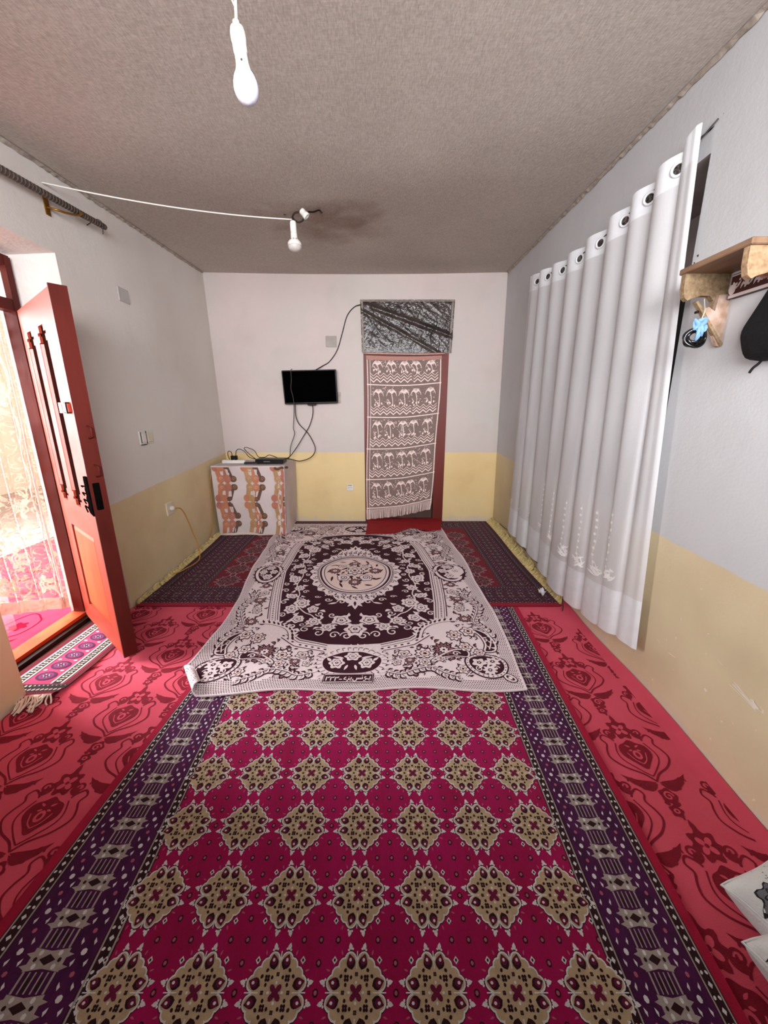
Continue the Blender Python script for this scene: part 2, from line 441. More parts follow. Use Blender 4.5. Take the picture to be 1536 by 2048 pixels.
# ------------------------------------------------------------------ doors
m_red = mat('red_door_paint', (0.66, 0.26, 0.19), 0.5, 0.2, 5, 0.1, 30, spec=0.10, second=(0.60, 0.24, 0.18), stretch=(1, 1, .25))
m_redd = mat('dark_red_paint', (0.36, 0.12, 0.09), 0.5, 0.2, 6, 0.1, 30, spec=0.15, stretch=(1, 1, .3))
m_org = mat('orange_red_paint', (0.74, 0.33, 0.19), 0.55, 0.15, 5, 0.1, 30, spec=0.08, second=(0.66, 0.24, 0.14), stretch=(1, 1, .3))
m_blk = mat('black_plastic', (0.035, 0.035, 0.04), 0.4, 0.2)
m_groove = mat('groove_shade_brown', (0.12, 0.045, 0.035), 0.95, 0.2, spec=0.0)  # near-black tone standing in for shade inside the door's grooves
m_wht = mat('white_plastic', (0.88, 0.87, 0.84), 0.4, 0.05)
m_steel = mat('dull_steel', (0.62, 0.60, 0.58), 0.35, 0.1, metal=0.8)

# open leaf in the left doorway (door_1) with its frame and transom
mb = MB()
jx0, jx1 = FX - .07, FX
mb.box((jx0, fb - .035, 0), (jx1, fb + .005, 2.2)); mb.box((jx0, fa - .005, 0), (jx1, fa + .035, 2.2))
mb.box((jx0 + .003, fa, 2.155), (jx1 - .003, fb, 2.207)); mb.box((jx0 + .003, fa, 1.925), (jx1 - .003, fb, 1.985))
fr = struct(mb.build('door_1', [m_redd]))
tag(fr, 'dark red wooden frame of the left doorway with a transom', 'door frame'); fr['kind'] = 'structure'
mb = MB(); mb.box((jx0 - .02, fa - .01, 0), (jx1 + .01, fb + .01, .052)); mb.build('threshold', [m_org], fr)
mb = MB(); mb.box((jx1 + .012, fa - .03, 0), (jx1 + .05, fb + .0, .03)); mb.build('step_board', [mat('worn_dark_wood', (0.17, 0.09, 0.06), 0.5, 0.3, 12, stretch=(1, .2, 1))], fr)
mb = MB(); mb.box((jx0 + .03, fa + .035, 1.985), (jx0 + .036, fb - .035, 2.155)); mb.build('transom_pane', [mat('dusty_glass', (0.85, 0.80, 0.76), 0.3, 0.1, trans=0.5, alpha=.75)], fr)
mb = MB(); mb.box((jx0 + .006, 2.0, 1.98), (jx1 - .006, 2.03, 2.16)); mb.build('transom_bar', [m_redd], fr)

HX, HY = -2.045, 2.362
dx, dy = 0.772, -0.636
LW, LT, LZ0, LZ1 = 0.735, 0.058, 0.034, 1.925
def D1(s, t, z):                                   # s along the leaf from the hinge, t into the leaf from the visible face
    return (HX + dx * s - dy * t, HY + dy * s + dx * t, z)
leaf = thing('door_leaf', 'open red wooden door leaf swung into the room from the left doorway', 'door', (HX, HY, LZ0))
leaf['kind'] = 'thing'
mb = MB(); s1, s2 = 0.0, LW
# stiles and rails round the two sunken fields
def dbox(sa, sb, za, zb, t0=0.0, t1=LT, mi=0): mb.box((sa, t0, za), (sb, t1, zb), mi, D1)
mb.rbox((0, .012, LZ0), (LW, LT, LZ1), .004, 0, D1)
pan = (0.16, 0.60, 0.17, 0.72)
up = (0.10, 0.66, 0.98, 1.80)
SL = ((.085, .255), (.355, .525)); SZ0, SZ1 = .875, 1.80
dbox(0, pan[0], LZ0, SZ0 - .03, 0, .016); dbox(pan[1], LW, LZ0, SZ0 - .03, 0, .016)
dbox(pan[0], pan[1], LZ0, pan[2], 0, .016); dbox(pan[0], pan[1], pan[3], SZ0 - .03, 0, .016)
dbox(0, LW, SZ0 - .03, SZ0, 0, .016); dbox(0, LW, SZ1, LZ1, 0, .016)
dbox(0, SL[0][0], SZ0, SZ1, 0, .016); dbox(SL[0][1], SL[1][0], SZ0, SZ1, 0, .016); dbox(SL[1][1], LW, SZ0, SZ1, 0, .016)
for a_, b_ in SL:                                    # stepped ends of the troughs
    for q, wz in ((.030, .018), (.018, .040), (.034, .030)):
        pass
    for zz, sg in ((SZ1, -1), (SZ0, 1)):
        for q, h0, h1_ in ((.038, 0, .03), (.024, .045, .075)):
            dbox(a_, a_ + q, min(zz + sg * h0, zz + sg * h1_), max(zz + sg * h0, zz + sg * h1_), 0, .016); dbox(b_ - q, b_, min(zz + sg * h0, zz + sg * h1_), max(zz + sg * h0, zz + sg * h1_), 0, .016)
mb.build('leaf_board', [m_red], leaf)
mb = MB(); mb.box((LW - .001, -.004, LZ0), (LW + .010, LT + .008, LZ1 + .01), 0, D1); est = mb.build('edge_strip', [m_redd], leaf)
mb = MB()                                            # lower raised panel with mitred moulding
mb.grid(lambda u, v: D1(pan[0] + .03 + (pan[1] - pan[0] - .06) * u, .004, pan[2] + .03 + (pan[3] - pan[2] - .06) * v), 2, 2, smooth=False)
o = [(pan[0], pan[2]), (pan[1], pan[2]), (pan[1], pan[3]), (pan[0], pan[3])]
i_ = [(pan[0] + .03, pan[2] + .03), (pan[1] - .03, pan[2] + .03), (pan[1] - .03, pan[3] - .03), (pan[0] + .03, pan[3] - .03)]
for k in range(4):
    a, b, c, d = o[k], o[(k + 1) % 4], i_[(k + 1) % 4], i_[k]
    mb.quad(D1(a[0], .0139, a[1]), D1(b[0], .0139, b[1]), D1(c[0], .004, c[1]), D1(d[0], .004, d[1]), 0 if k != 3 else 1)
mb.build('lower_panel', [m_org, m_groove], leaf)
for a_, b_ in SL:
    mb = MB()
    mb.quad(D1(a_, .0115, SZ0), D1(b_, .0115, SZ0), D1(b_, .0115, SZ1), D1(a_, .0115, SZ1), 1)
    mb.quad(D1(a_, .001, SZ0 + .08), D1(a_ + .028, .0112, SZ0 + .08), D1(a_ + .028, .0112, SZ1 - .08), D1(a_, .001, SZ1 - .08), 0)
    mb.quad(D1(b_, .001, SZ0 + .08), D1(b_ - .050, .0112, SZ0 + .08), D1(b_ - .050, .0112, SZ1 - .08), D1(b_, .001, SZ1 - .08), 2)  # darker bevel: the trough's shading put into its colour
    mb.build('moulding', [m_red, m_groove, m_redd], leaf)
mb = MB(); mb.box((.545, -.012, 1.385), (.695, -.001, 1.425), 0, D1); mb.box((.545, -.016, 1.380), (.585, -.002, 1.430), 1, D1); mb.box((.672, -.018, 1.378), (.682, 0, 1.432), 2, D1)
o_ = mb.build('door_bolt', [m_red, m_wht, m_blk], leaf); o_['label'] = 'small bolt with white end plate'
mb = MB(); rl_ = random.Random(4); ol = [(.690 + rl_.uniform(-.022, .0) * (k % 2), .88 + .024 * k) for k in range(9)] + [(.742, 1.075), (.742, .87)]
mb.prism(ol, lambda u, v, d: D1(u, d, v), -.010, -.0005); mb.rbox((LW + .001, .010, .90), (LW + .014, .040, 1.04), .003, 0, D1)
for k in range(4): mb.tube(crm([D1(.69, -.008, .90 + .04 * k), D1(.655, -.016, .915 + .035 * k), D1(.665, -.012, .88 + .045 * k)], 4), .0035, 5)
o_ = mb.build('lock', [mat('worn_black', (0.05, 0.04, 0.04), 0.9, 0.2, 30, spec=0.0)], leaf); o_['label'] = 'black worn lock'
for z in (1.29, 1.10):
    mb = MB(); mb.tube([D1(LW + .012, .035, z + .03), D1(LW + .035, .045, z + .02), D1(LW + .035, .045, z - .02), D1(LW + .012, .035, z - .03)], .004, 6); mb.build('edge_hook', [m_redd], est)

# back doorway: frame, closed brown leaf, glazed transom
fr2 = None
mb = MB(); y0, y1 = DB - .008, DB + .09
mb.box((DX0, y0, 0), (DX0 + .07, y1, DH)); mb.box((DX1 - .125, y0, 0), (DX1, y1, DH)); mb.box((DX0, y0 + .002, 1.96), (DX1, y1 - .002, 2.02)); mb.box((DX0, y0 + .002, DH - .05), (DX1, y1 - .002, DH - .001))
mb.box((DX0, y0 + .003, .001), (DX1, y1 - .003, .03))
m_brown = mat('red_brown_frame', (0.43, 0.15, 0.11), 0.45, 0.15, 8, stretch=(1, 1, .2))
fr2 = tag(struct(mb.build('door_2', [m_brown])), 'red-brown wooden frame of the doorway in the back wall', 'door frame'); fr2['kind'] = 'structure'
m_leafb = mat('grey_brown_leaf', (0.34, 0.26, 0.23), 0.5, 0.2, 7, stretch=(1, 1, .3))
for a, b in ((DX0 + .075, .165), (.172, DX1 - .13)):
    mb = MB(); mb.box((a, DB + .05, .035), (b, DB + .085, 1.955))
    for za, zb in ((.15, .85), (1.0, 1.8)): mb.rbox((a + .08, DB + .04, za), (b - .08, DB + .05, zb), .004)
    dpan = mb.build('door_panel', [m_leafb], fr2)
mb = MB(); mb.box((DX0, DB + .086, 0), (DX1, DB + .1, DH)); mb.build('gap_light_stop', [m_leafb], fr2)  # added backing that stops light leaking between the two leaves
mb = MB(); mb.rbox((.20, DB + .02, 1.06), (.235, DB + .05, 1.20), .004); mb.tube([(.217, DB + .03, 1.13), (.217, DB - .0, 1.13), (.30, DB - .0, 1.12)], .008, 8); mb.build('door_handle', [m_steel], dpan)
mb = MB(); mb.tube([(-.02, DB + .035, .62), (-.02, DB + .035, .86)], .007, 8); o_ = mb.build('bolt_rod', [m_wht], fr2)
mb = MB(); mb.box((DX0 + .07, DB + .06, 2.02), (DX1 - .125, DB + .066, DH - .05)); mb.build('transom_pane', [mat('dark_pane', (0.10, 0.09, 0.085), 0.2, 0.2)], fr2)

# ------------------------------------------------------------------ carpets
def pile(name, rgb, second=None, var=0.12, scale=14.0, st=(1, 1, 1), sheen=0.25):
    sheen = 1.0; rgb = tuple(v * .80 for v in rgb); second = tuple(v * .80 for v in second) if second else None
    return mat(name, rgb, 0.9, var, scale, 0.5, 420, sheen=sheen, spec=0.12, second=second, stretch=st, bdist=0.003)
c_red = pile('damask_red', (0.97, 0.37, 0.46), (0.92, 0.31, 0.41), scale=6)
c_redd = pile('damask_dark', (0.58, 0.06, 0.16), (0.50, 0.04, 0.13), scale=30)

# fitted red damask carpet
mb = MB(); CZ = 0.007
cx = lambda y, sd: xr(y, 0) - .004 if sd > 0 else xl(y, 0) + .004
CY1 = 2.62
def carp(u, v):
    y = -.40 + (CY1 + .40) * v
    a = cx(y, -1); b = cx(y, 1)
    x = a + (b - a) * u
    z = CZ
    e = b - x
    if e < .06: z += .030 * (1 - e / .06) ** 1.5 * (1 + .4 * sin(5 * y)) ; 
    return (x, y, z)
us = 110
mb.grid(carp, us, 30)
def flat(x, y, h): return (x, y, CZ + .0004 + h)
P = Pat(mb, flat)
def palmette(x, y, sx, sy):
    P.push(x, y, sx, sy)
    for f in (1, -1):
        P.push(0, 0, f, 1)
        # long outer contour with a hooked shoulder
        P.line(crm([(.0, -.135), (.03, -.105), (.085, -.075), (.12, -.035), (.115, .0), (.10, .03), (.112, .055), (.095, .075), (.07, .06), (.06, .045)], 4), .0075, 1, 1)
        P.line(crm([(.0, -.115), (.035, -.085), (.072, -.045), (.078, -.01), (.06, .035)], 4), .005, 1, 1)
        # base leaves and curls
        P.leaf(.005, -.14, .125, -.105, .032, 1, 1, -.18); P.leaf(.005, -.145, .085, -.15, .022, 1, 1, -.2)
        P.spiral(.095, -.135, .017, 1.1, 0, .006, 1, 1); P.ell(.062, -.160, .013, .009, 1, 1)
        P.spiral(.065, .085, .020, 1.2, pi, .008, 1, 1, -1)
        P.pop()
    # heart
    P.star(crm([(0, -.085), (.028, -.06), (.062, -.02), (.055, .02), (.025, .035), (0, .05), (-.025, .035), (-.055, .02), (-.062, -.02), (-.028, -.06)], 3, True), 1, 1, 2, (0, 0))
    P.ell(0, -.022, .017, .021, 0, 2); P.ell(0, -.022, .008, .011, 1, 3)
    for a in (.6, 2.5, 3.9, 5.5): P.leaf(.012 * cos(a), .008 + .010 * sin(a), .036 * cos(a), .012 + .022 * sin(a), .008, 0, 2)
    for f in (1, -1): P.line(crm([(0, -.062), (f * .022, -.045), (f * .038, -.012)], 3), .004, 0, 2)
    # crown flower
    P.lobed(0, .105, .047, 7, 1, 1, .17, pi / 2); P.leaf(0, .14, 0, .185, .02, 1, 1)
    P.ell(-.055, .07, .022, .014, 1, 1, .6); P.ell(.055, .07, .022, .014, 1, 1, -.6)
    for a in (45, 135, 225, 315): P.ell(.018 * cos(radians(a)), .103 + .018 * sin(radians(a)), .015, .010, 0, 2, radians(a))
    P.ell(0, .103, .007, .007, 1, 3)
    # chain of scrolls below
    P.lobed(.004, -.192, .030, 5, 1, 1, .12); P.spiral(.004, -.192, .019, 1.3, 0, .006, 0, 2)
    P.lobed(-.006, -.245, .022, 5, 1, 1, .14); P.ell(-.006, -.245, .011, .009, 0, 2); P.ell(-.006, -.245, .005, .004, 1, 3)
    P.line([(0, -.165), (.002, -.22), (0, -.275)], .007, 1, 1)
    P.ell(.016, -.222, .012, .007, 1, 1, .5); P.ell(-.02, -.218, .010, .006, 1, 1, -.5)
    P.pop()
for x, y0_, per in ((-1.226, 1.053, .457), (-1.455, 1.285, .459), (-1.69, 1.053, .457), (-1.02, .83, .457), (1.062, 1.304, .475), (1.285, 1.542, .49), (.86, 1.53, .475)):
    for k in range(-3, 5):
        y = y0_ + per * k
        if -.2 < y < CY1 - .14:
            s_ = 1.0
            if x > 1.2 and False: continue
            if x + .12 > cx(y, 1) - .02: s_ = .86
            palmette(x - .04 * (y - 1.2) * .5, y, s_, per / .457)
tag(mb.build('damask_carpet', [c_red, c_redd]), 'red fitted damask carpet with dark palmettes over the near half of the floor', 'carpet')

def medallion(P, r, G, Wt, Dk, Mg, Pk, fine=True):
    """gold rosette with white scalloped outline, paired dark petals and a dark quatrefoil heart"""
    P.push(0, 0, r, r)
    pet = []
    for q in range(4):
        for f in (-1, 1):
            a = q * pi / 2 + f * .285
            pet.append((.74 * cos(a), .74 * sin(a), q * pi / 2 + f * .10))
    cor = [(.705 * cos(a), .705 * sin(a)) for q in range(4) for a in (q * pi / 2 + pi / 4 - .20, q * pi / 2 + pi / 4 + .20)]
    for x, y, a in pet: P.ell(x, y, .245, .225, Dk, 1, a, 14)
    for x, y in cor: P.ell(x, y, .226, .226, Dk, 1, 0, 12)
    for x, y, a in pet: P.ell(x, y, .222, .205, Wt, 2, a, 14)
    for x, y in cor: P.ell(x, y, .206, .206, Wt, 2, 0, 12)
    for x, y, a in pet: P.ell(x, y, .178, .158, G, 3, a, 14)
    for x, y in cor: P.ell(x, y, .162, .162, G, 3, 0, 12)
    P.ell(0, 0, .72, .72, G, 3.4, 0, 20)
    for x, y, a in pet: P.leaf(x * .70, y * .70, x * 1.22, y * 1.22, .285, Dk, 4); P.ell(x, y, .115, .105, Mg, 4.4, a, 10); P.ell(x * 1.02, y * 1.02, .048, .042, Wt, 5, a, 6)
    for q in range(4):
        a = q * pi / 2
        P.line([(.52 * cos(a), .52 * sin(a)), (.93 * cos(a), .93 * sin(a))], .03, Wt, 5)
        for f in (-1, 1):
            b = a + f * .215
            P.leaf(.985 * cos(b), .985 * sin(b), 1.17 * cos(b), 1.17 * sin(b), .12, Wt, 2)
            P.ell(1.0 * cos(b) - f * .06 * -sin(b), 1.0 * sin(b) - f * .06 * cos(b), .035, .035, Wt, 2, 0, 6)
            P.ell(1.0 * cos(b) + f * .07 * -sin(b), 1.0 * sin(b) + f * .07 * cos(b), .035, .035, Wt, 2, 0, 6)
        d = a + pi / 4
        P.poly([(1.02 * cos(d) + .085 * cos(t), 1.02 * sin(d) + .10 * sin(t)) for t in (0, pi / 2, pi, 1.5 * pi)], Wt, 2)
        P.ell(1.02 * cos(d), 1.02 * sin(d), .035, .045, Dk, 3, 0, 6)
        for f in (-.27, .27):
            P.leaf(.96 * cos(d + f), .96 * sin(d + f), 1.10 * cos(d + f * 1.1), 1.10 * sin(d + f * 1.1), .05, Pk, 1)
        # dark quatrefoils
        for rr, off in ((.44, pi / 4), (.40, .0)):
            X, Y = rr * cos(a + off), rr * sin(a + off); z_ = .058 if off else .036
            for t in range(4): P.ell(X + z_ * .9 * cos(pi / 4 + t * pi / 2), Y + z_ * .9 * sin(pi / 4 + t * pi / 2), z_ * .75, z_ * .75, Dk, 5, 0, 6)
        for f in (-.32, .32): P.ell(.37 * cos(d + f), .37 * sin(d + f), .042, .05, Dk, 5, 0, 6)
        for f in (-.16, .16): P.ell(.60 * cos(d + f), .60 * sin(d + f), .045, .055, Dk, 5, d, 6)
        P.ell(.13 * cos(d), .13 * sin(d), .105, .075, Mg, 5, d, 8)
        P.ell(.215 * cos(a), .215 * sin(a), .042, .036, Wt, 5.5, a, 6)
    P.ell(0, 0, .10, .10, Mg, 5, 0, 8)
    P.pop()

def border(P, L0, W0, Q, cols):
    """geometric border strip; runs 0..L0 along u and 0 (field side)..W0 (outer side) along v; Q maps (u, v) into the rug"""
    Pu, Tp, Wt, Dk, Mg, Pk = cols
    P2 = Pat(P.mb, lambda u, v, h: P.P(*Q(u, v), h), P.h)
    def strip(v0, v1, m, L, n=None):
        n = n or max(2, int(L0 / .12))
        for i in range(n):
            P2.poly([(L0 * i / n, v0), (L0 * (i + 1) / n, v0), (L0 * (i + 1) / n, v1), (L0 * i / n, v1)], m, L)
    w = W0
    strip(0, w * .90, Pu, 1); strip(w * .90, w, Mg, 1)
    for a, b in ((.0, .118), (.775, .90)):               # narrow guard bands with a chain of beads
        strip(w * a, w * b, Dk, 1.5)
        strip(w * (a + .010), w * (a + .024), Tp, 2); strip(w * (b - .024), w * (b - .010), Tp, 2)
        n = int(L0 / .022)
        for i in range(n):
            u = (i + .5) * L0 / n; c = w * (a + b) / 2
            if i % 2: P2.poly([(u - .007, c), (u, c - .0055), (u + .007, c), (u, c + .0055)], Wt, 2.4)
            else:
                P2.ell(u, c - .006, .0045, .0034, Wt, 2.4, .5, 6); P2.ell(u, c + .006, .0045, .0034, Wt, 2.4, -.5, 6)
    for c in (.212, .678):                               # purple bands with pairs of light flecks
        c0 = w * c; n = max(1, round(L0 / .084)); st = L0 / n
        for i in range(n):
            u = (i + .5) * st
            P2.ell(u, c0, .0075, .0062, Wt, 2, 0, 7)
            for du in (-.021, .021):
                for dv in (-.0135, .0135):
                    P2.poly([(u + du - .0078, c0 + dv), (u + du - .001, c0 + dv - .0032), (u + du + .0078, c0 + dv + (.003 if du > 0 else -.003)), (u + du, c0 + dv + .0034)], Wt, 2)
            P2.ell(u + st / 2, c0, .006, .005, Pk, 2, 0, 6)
    a0, a1 = w * .318, w * .572; cm = (a0 + a1) / 2; hw = (a1 - a0) / 2
    n = max(1, round(L0 / .084)); st = L0 / n            # central taupe band: hourglass blocks and ladders
    for i in range(n):
        u = i * st
        P2.poly([(u + .004, a0), (u + .010, cm), (u + .004, a1), (u + .050, a1), (u + .044, cm), (u + .050, a0)], Tp, 2)
        P2.poly([(u + .014, cm - hw * 1.35), (u + .019, cm - hw * .9), (u + .005, cm - hw * .9)], Tp, 2); P2.poly([(u + .014, cm + hw * 1.35), (u + .019, cm + hw * .9), (u + .005, cm + hw * .9)], Tp, 2)
        P2.poly([(u + .038, cm - hw * 1.35), (u + .043, cm - hw * .9), (u + .029, cm - hw * .9)], Tp, 2); P2.poly([(u + .038, cm + hw * 1.35), (u + .043, cm + hw * .9), (u + .029, cm + hw * .9)], Tp, 2)
        P2.poly([(u + .016, cm), (u + .027, cm - hw * .45), (u + .038, cm), (u + .027, cm + hw * .45)], Dk, 3)
        for dv in (-.55, .55):
            P2.ell(u + .014, cm + dv * hw, .006, .0045, Wt, 3, 0, 6); P2.ell(u + .040, cm + dv * hw, .006, .0045, Wt, 3, 0, 6)
            P2.ell(u + .027, cm + dv * hw * 1.25, .005, .004, Dk, 3, 0, 6)
        for q in (-.85, -.5, -.17, .17, .5, .85): P2.line([(u + .050, cm + hw * q), (u + st + .004, cm + hw * q)], .0030 if abs(q) < .8 else .0045, Tp, 2.2)
        for q in (-.35, .35): P2.line([(u + .056, cm + hw * q), (u + st - .006, cm + hw * q)], .006, Dk, 2)

def rug_cols(pre, mg, pu, tp, gold, wt, dk, mg2, pk):
    return [pile(pre + 'field', mg[0], mg[1], scale=9, st=(1, .35, 1), sheen=.3), pile(pre + 'purple', pu[0], pu[1], scale=40, st=(1, .4, 1)), pile(pre + 'taupe', tp, scale=60), pile(pre + 'gold', gold, scale=50),
            pile(pre + 'white', wt, scale=50), pile(pre + 'dark', dk, scale=50), pile(pre + 'heart', mg2, scale=50), pile(pre + 'pink', pk, scale=50)]
# near rug: magenta field with seven columns of gold rosettes
RZ = 0.016
def lerp(a, b, t): return a + (b - a) * t
RY0, RY1 = -.30, 2.50                # outer ends
FY0, FY1 = -.06, 2.29                # field ends
def fL(y): return -.712 - .050 * (y - .56)
def fR(y): return .580 + .020 * (y - .56)
def oL(y): return -1.078 + .072 * (y - .73) if y < 1.7 else -1.008
def oR(y): return .858 + .056 * (y - .56)
mb = MB()
mb.grid(lambda u, v: (lerp(oL(lerp(RY0, RY1, v)), oR(lerp(RY0, RY1, v)), u), lerp(RY0, RY1, v), RZ), 14, 20, 0)
for k in range(20):                   # edge of the pile
    ya, yb = lerp(RY0, RY1, k / 20), lerp(RY0, RY1, (k + 1) / 20)
    for f_ in (oL, oR): mb.quad((f_(ya), ya, RZ), (f_(yb), yb, RZ), (f_(yb), yb, .0075), (f_(ya), ya, .0075), 8)
mb.quad((oL(RY1), RY1, RZ), (oR(RY1), RY1, RZ), (oR(RY1), RY1, .0075), (oL(RY1), RY1, .0075), 8)
P = Pat(mb, lambda x, y, h: (x, y, RZ + h))
colm = dict(Pu=1, Tp=2, Wt=4, Dk=5, Mg=8, Pk=7); cb = (1, 2, 4, 5, 8, 7)
H_ = RY1 - RY0
border(P, H_, 1.0, lambda u, v: (lambda y: (lerp(fL(y), oL(y), v), y))(RY0 + u), cb) if False else None
def scaled(Wm, f): return f
def side(fld, out):
    Wd = .285
    border(P, H_, Wd, lambda u, v: (lambda y: (lerp(fld(y), out(y), v / Wd), y))(RY0 + u), cb)
side(fL, oL); side(fR, oR)
for (ya, yb) in ((FY1, RY1),):        # far border
    Wd = .235
    xa, xb = oL(2.4) + .03, oR(2.4) - .03
    x0_, x1_ = fL(2.4), fR(2.4)
    Pn = Pat(mb, lambda x, y, h: (x, y, RZ + h + .0008))
    border(Pn, x1_ - x0_, Wd, lambda u, v: (x0_ + u, FY1 + v), cb)
    border(Pn, .20, .06, lambda u, v: (xb - .235 + u, RY1 - .075 + v), cb) if False else None
for j in range(-2, 9):
    y = .601 + .1965 * j + .0
    for i in range(7):
        x = -.070 + .1995 * (i - 3) - .028 * (y - .6)
        if y > 1.95 or y < .3: continue
        P.push(x, y); medallion(P, .081, 3, 4, 5, 6, 7); P.pop()
        for (du, dv) in ((.5, .5), (.5, .27), (.5, -.27), (.27, .5), (-.27, .5), (.5, 0)):
            if i == 6 and du == .5: continue
            X, Y = x + du * .1995, y + dv * .1965
            P.ell(X, Y, .0075, .0085, 5, 1, 0, 7); P.ell(X, Y, .0042, .0048, 7, 2, 0, 6)
m_main = rug_cols('rug_', ((0.72, 0.03, 0.36), (0.62, 0.02, 0.27)), ((0.34, 0.08, 0.31), (0.23, 0.04, 0.21)), (0.74, 0.68, 0.65), (0.84, 0.73, 0.58), (1.0, 0.98, 0.98), (0.20, 0.06, 0.10), (0.46, 0.07, 0.24), (0.80, 0.40, 0.50))
m_main.append(pile('rug_binding', (0.74, 0.06, 0.24), (0.64, 0.04, 0.2), scale=20))
rug = tag(mb.build('main_rug', m_main), 'magenta rug with rows of gold rosettes and wide purple borders in the foreground', 'rug')

# far rug: darker, laid across the room under the spread, tasselled at both ends
mb = MB(); BZ = 0.014
BX0 = lambda y: xl(y, 0) + .035 + .02 * sin(2.2 * y)
BX1 = lambda y: 1.285 + .010 * sin(3 * y + 1)
BY0, BY1 = 2.515, 4.665
def bq(u, v):
    y = lerp(BY0, BY1, v); return (lerp(BX0(y), BX1(y), u), y, BZ)
mb.grid(bq, 30, 24, 0)
for k in range(24):
    ya, yb = lerp(BY0, BY1, k / 24), lerp(BY0, BY1, (k + 1) / 24)
    for f_ in (BX0, BX1): mb.quad((f_(ya), ya, BZ), (f_(yb), yb, BZ), (f_(yb), yb, .003), (f_(ya), ya, .003), 8)
mb.quad((BX0(BY0), BY0, BZ), (BX1(BY0), BY0, BZ), (BX1(BY0), BY0, .003), (BX0(BY0), BY0, .003), 8)
P = Pat(mb, lambda x, y, h: (x, y, BZ + h))
FB0, FB1 = BY0 + .31, BY1 - .30
FXa, FXb = -1.43, .945
Wd = .345; cb = (1, 2, 4, 5, 1, 7)
border(P, BY1 - BY0, Wd, lambda u, v: (lambda y: (lerp(FXb, BX1(y), v / Wd), y))(BY0 + u), cb)
border(P, BY1 - BY0, Wd, lambda u, v: (lambda y: (lerp(FXa, BX0(y), v / Wd), y))(BY0 + u), cb)
Pn = Pat(mb, lambda x, y, h: (x, y, BZ + h + .0009))
border(Pn, BX1(BY0) - BX0(BY0), .31, lambda u, v: (BX0(BY0) + .012 + u * .992, FB0 - v), cb)
border(Pn, FXb - FXa, .28, lambda u, v: (FXa + u, FB1 + v), cb)
for j in range(7):
    y = FB0 + .11 + .235 * j
    if y > FB1 - .09: break
    for x in (-1.30, -1.06, .575, .80):
        P.push(x, y, 1.0, 1.05); medallion(P, .098, 3, 4, 5, 6, 7); P.pop()
        for (du, dv) in ((.5, .5), (.5, 0), (0, .5)):
            P.ell(x + du * .235, y + dv * .235, .012, .012, 5, 1, 0, 7); P.ell(x + du * .235, y + dv * .235, .006, .006, 7, 2, 0, 6)
m_back = rug_cols('far_', ((0.47, 0.02, 0.12), (0.38, 0.015, 0.09)), ((0.27, 0.05, 0.17), (0.20, 0.03, 0.12)), (0.36, 0.25, 0.26), (0.47, 0.25, 0.26), (0.72, 0.58, 0.62), (0.15, 0.025, 0.07), (0.36, 0.05, 0.13), (0.55, 0.25, 0.33))
m_back.append(pile('far_binding', (0.62, 0.04, 0.17), scale=20))
# binding along the near edge
for k in range(20):
    xa, xb = lerp(BX0(BY0), BX1(BY0), k / 20), lerp(BX0(BY0), BX1(BY0), (k + 1) / 20)
    mb.quad((xa, BY0 - .004, BZ + .003), (xb, BY0 - .004, BZ + .003), (xb, BY0 + .045, BZ + .003), (xa, BY0 + .045, BZ + .003), 8)
brug = tag(mb.build('far_rug', m_back), 'dark crimson and purple rug laid across the far half with yellow tassels at both ends', 'rug')
m_tas = mat('yellow_tassel', (0.92, 0.83, 0.58), 0.9, 0.25, 40, 0.4, 200, sheen=.2)
for sd in (1, -1):
    mb = MB(); rr = random.Random(11 + sd); y = BY0 + .03
    while y < BY1 - .02:
        x0_ = BX1(y) if sd > 0 else BX0(y)
        wallx = (xr(y, .05) - .012) if sd > 0 else (xl(y, .05) + .012)
        reach = abs(wallx - x0_); k = 1.0 if sd > 0 else .45
        yy = y + rr.uniform(-.02, .035) + (.03 if sd > 0 else 0)
        h = rr.uniform(.012, .05) * k
        p0 = (x0_ - sd * .003, y, .012); p1 = (lerp(x0_, wallx, .5), lerp(y, yy, .4), .022 + h * .25); p2 = (wallx - sd * .004, yy, .026 + h * .8)
        p3 = (wallx - sd * rr.uniform(.004, .03), yy + rr.uniform(-.03, .03), .03 + h * 1.3)
        pts = crm([p0, p1, p2, p3], 3)
        n = len(pts); mb.tube(pts, [.005 + .007 * sin(pi * min(1, (i + 1) / n * 1.1)) ** .7 * rr.uniform(.8, 1.2) for i in range(n)], 6)
        y += rr.uniform(.020, .030)
    o_ = mb.build('tassel_fringe', [m_tas], brug)
# crumpled scrap of white thread and paper by the near end of the tassels

# kilim mat inside the doorway
mb = MB()
KA, KB, KC, KD = (-1.995, 1.585), (-1.655, 1.600), (-1.60, 2.20), (-1.965, 2.30)   # near-left, near-right, far-right, far-left
def kil(u, v, h=0):
    x = lerp(lerp(KA[0], KB[0], u), lerp(KD[0], KC[0], u), v); y = lerp(lerp(KA[1], KB[1], u), lerp(KD[1], KC[1], u), v)
    x += .012 * sin(5 * v + .5) * u
    z = .0125 + .007 * (sin(7 * v) * .5 + .5) * (.3 + u * .7) + .022 * max(0, .12 - v) / .12 * u
    return (x, y, z + h)
mb.grid(lambda u, v: kil(u, v), 16, 40, 0)
P = Pat(mb, lambda u, v, h: kil(u, v, h + .0006), .0006)
def kband(u0, u1, v0, v1, m, L, nu=2, nv=20):
    for j in range(nv):
        a, b = lerp(v0, v1, j / nv), lerp(v0, v1, (j + 1) / nv)
        for i in range(nu): P.poly([(lerp(u0, u1, i / nu), a), (lerp(u0, u1, (i + 1) / nu), a), (lerp(u0, u1, (i + 1) / nu), b), (lerp(u0, u1, i / nu), b)], m, L)
kband(.0, .09, .13, 1, 1, 1); kband(.91, 1, .13, 1, 1, 1)
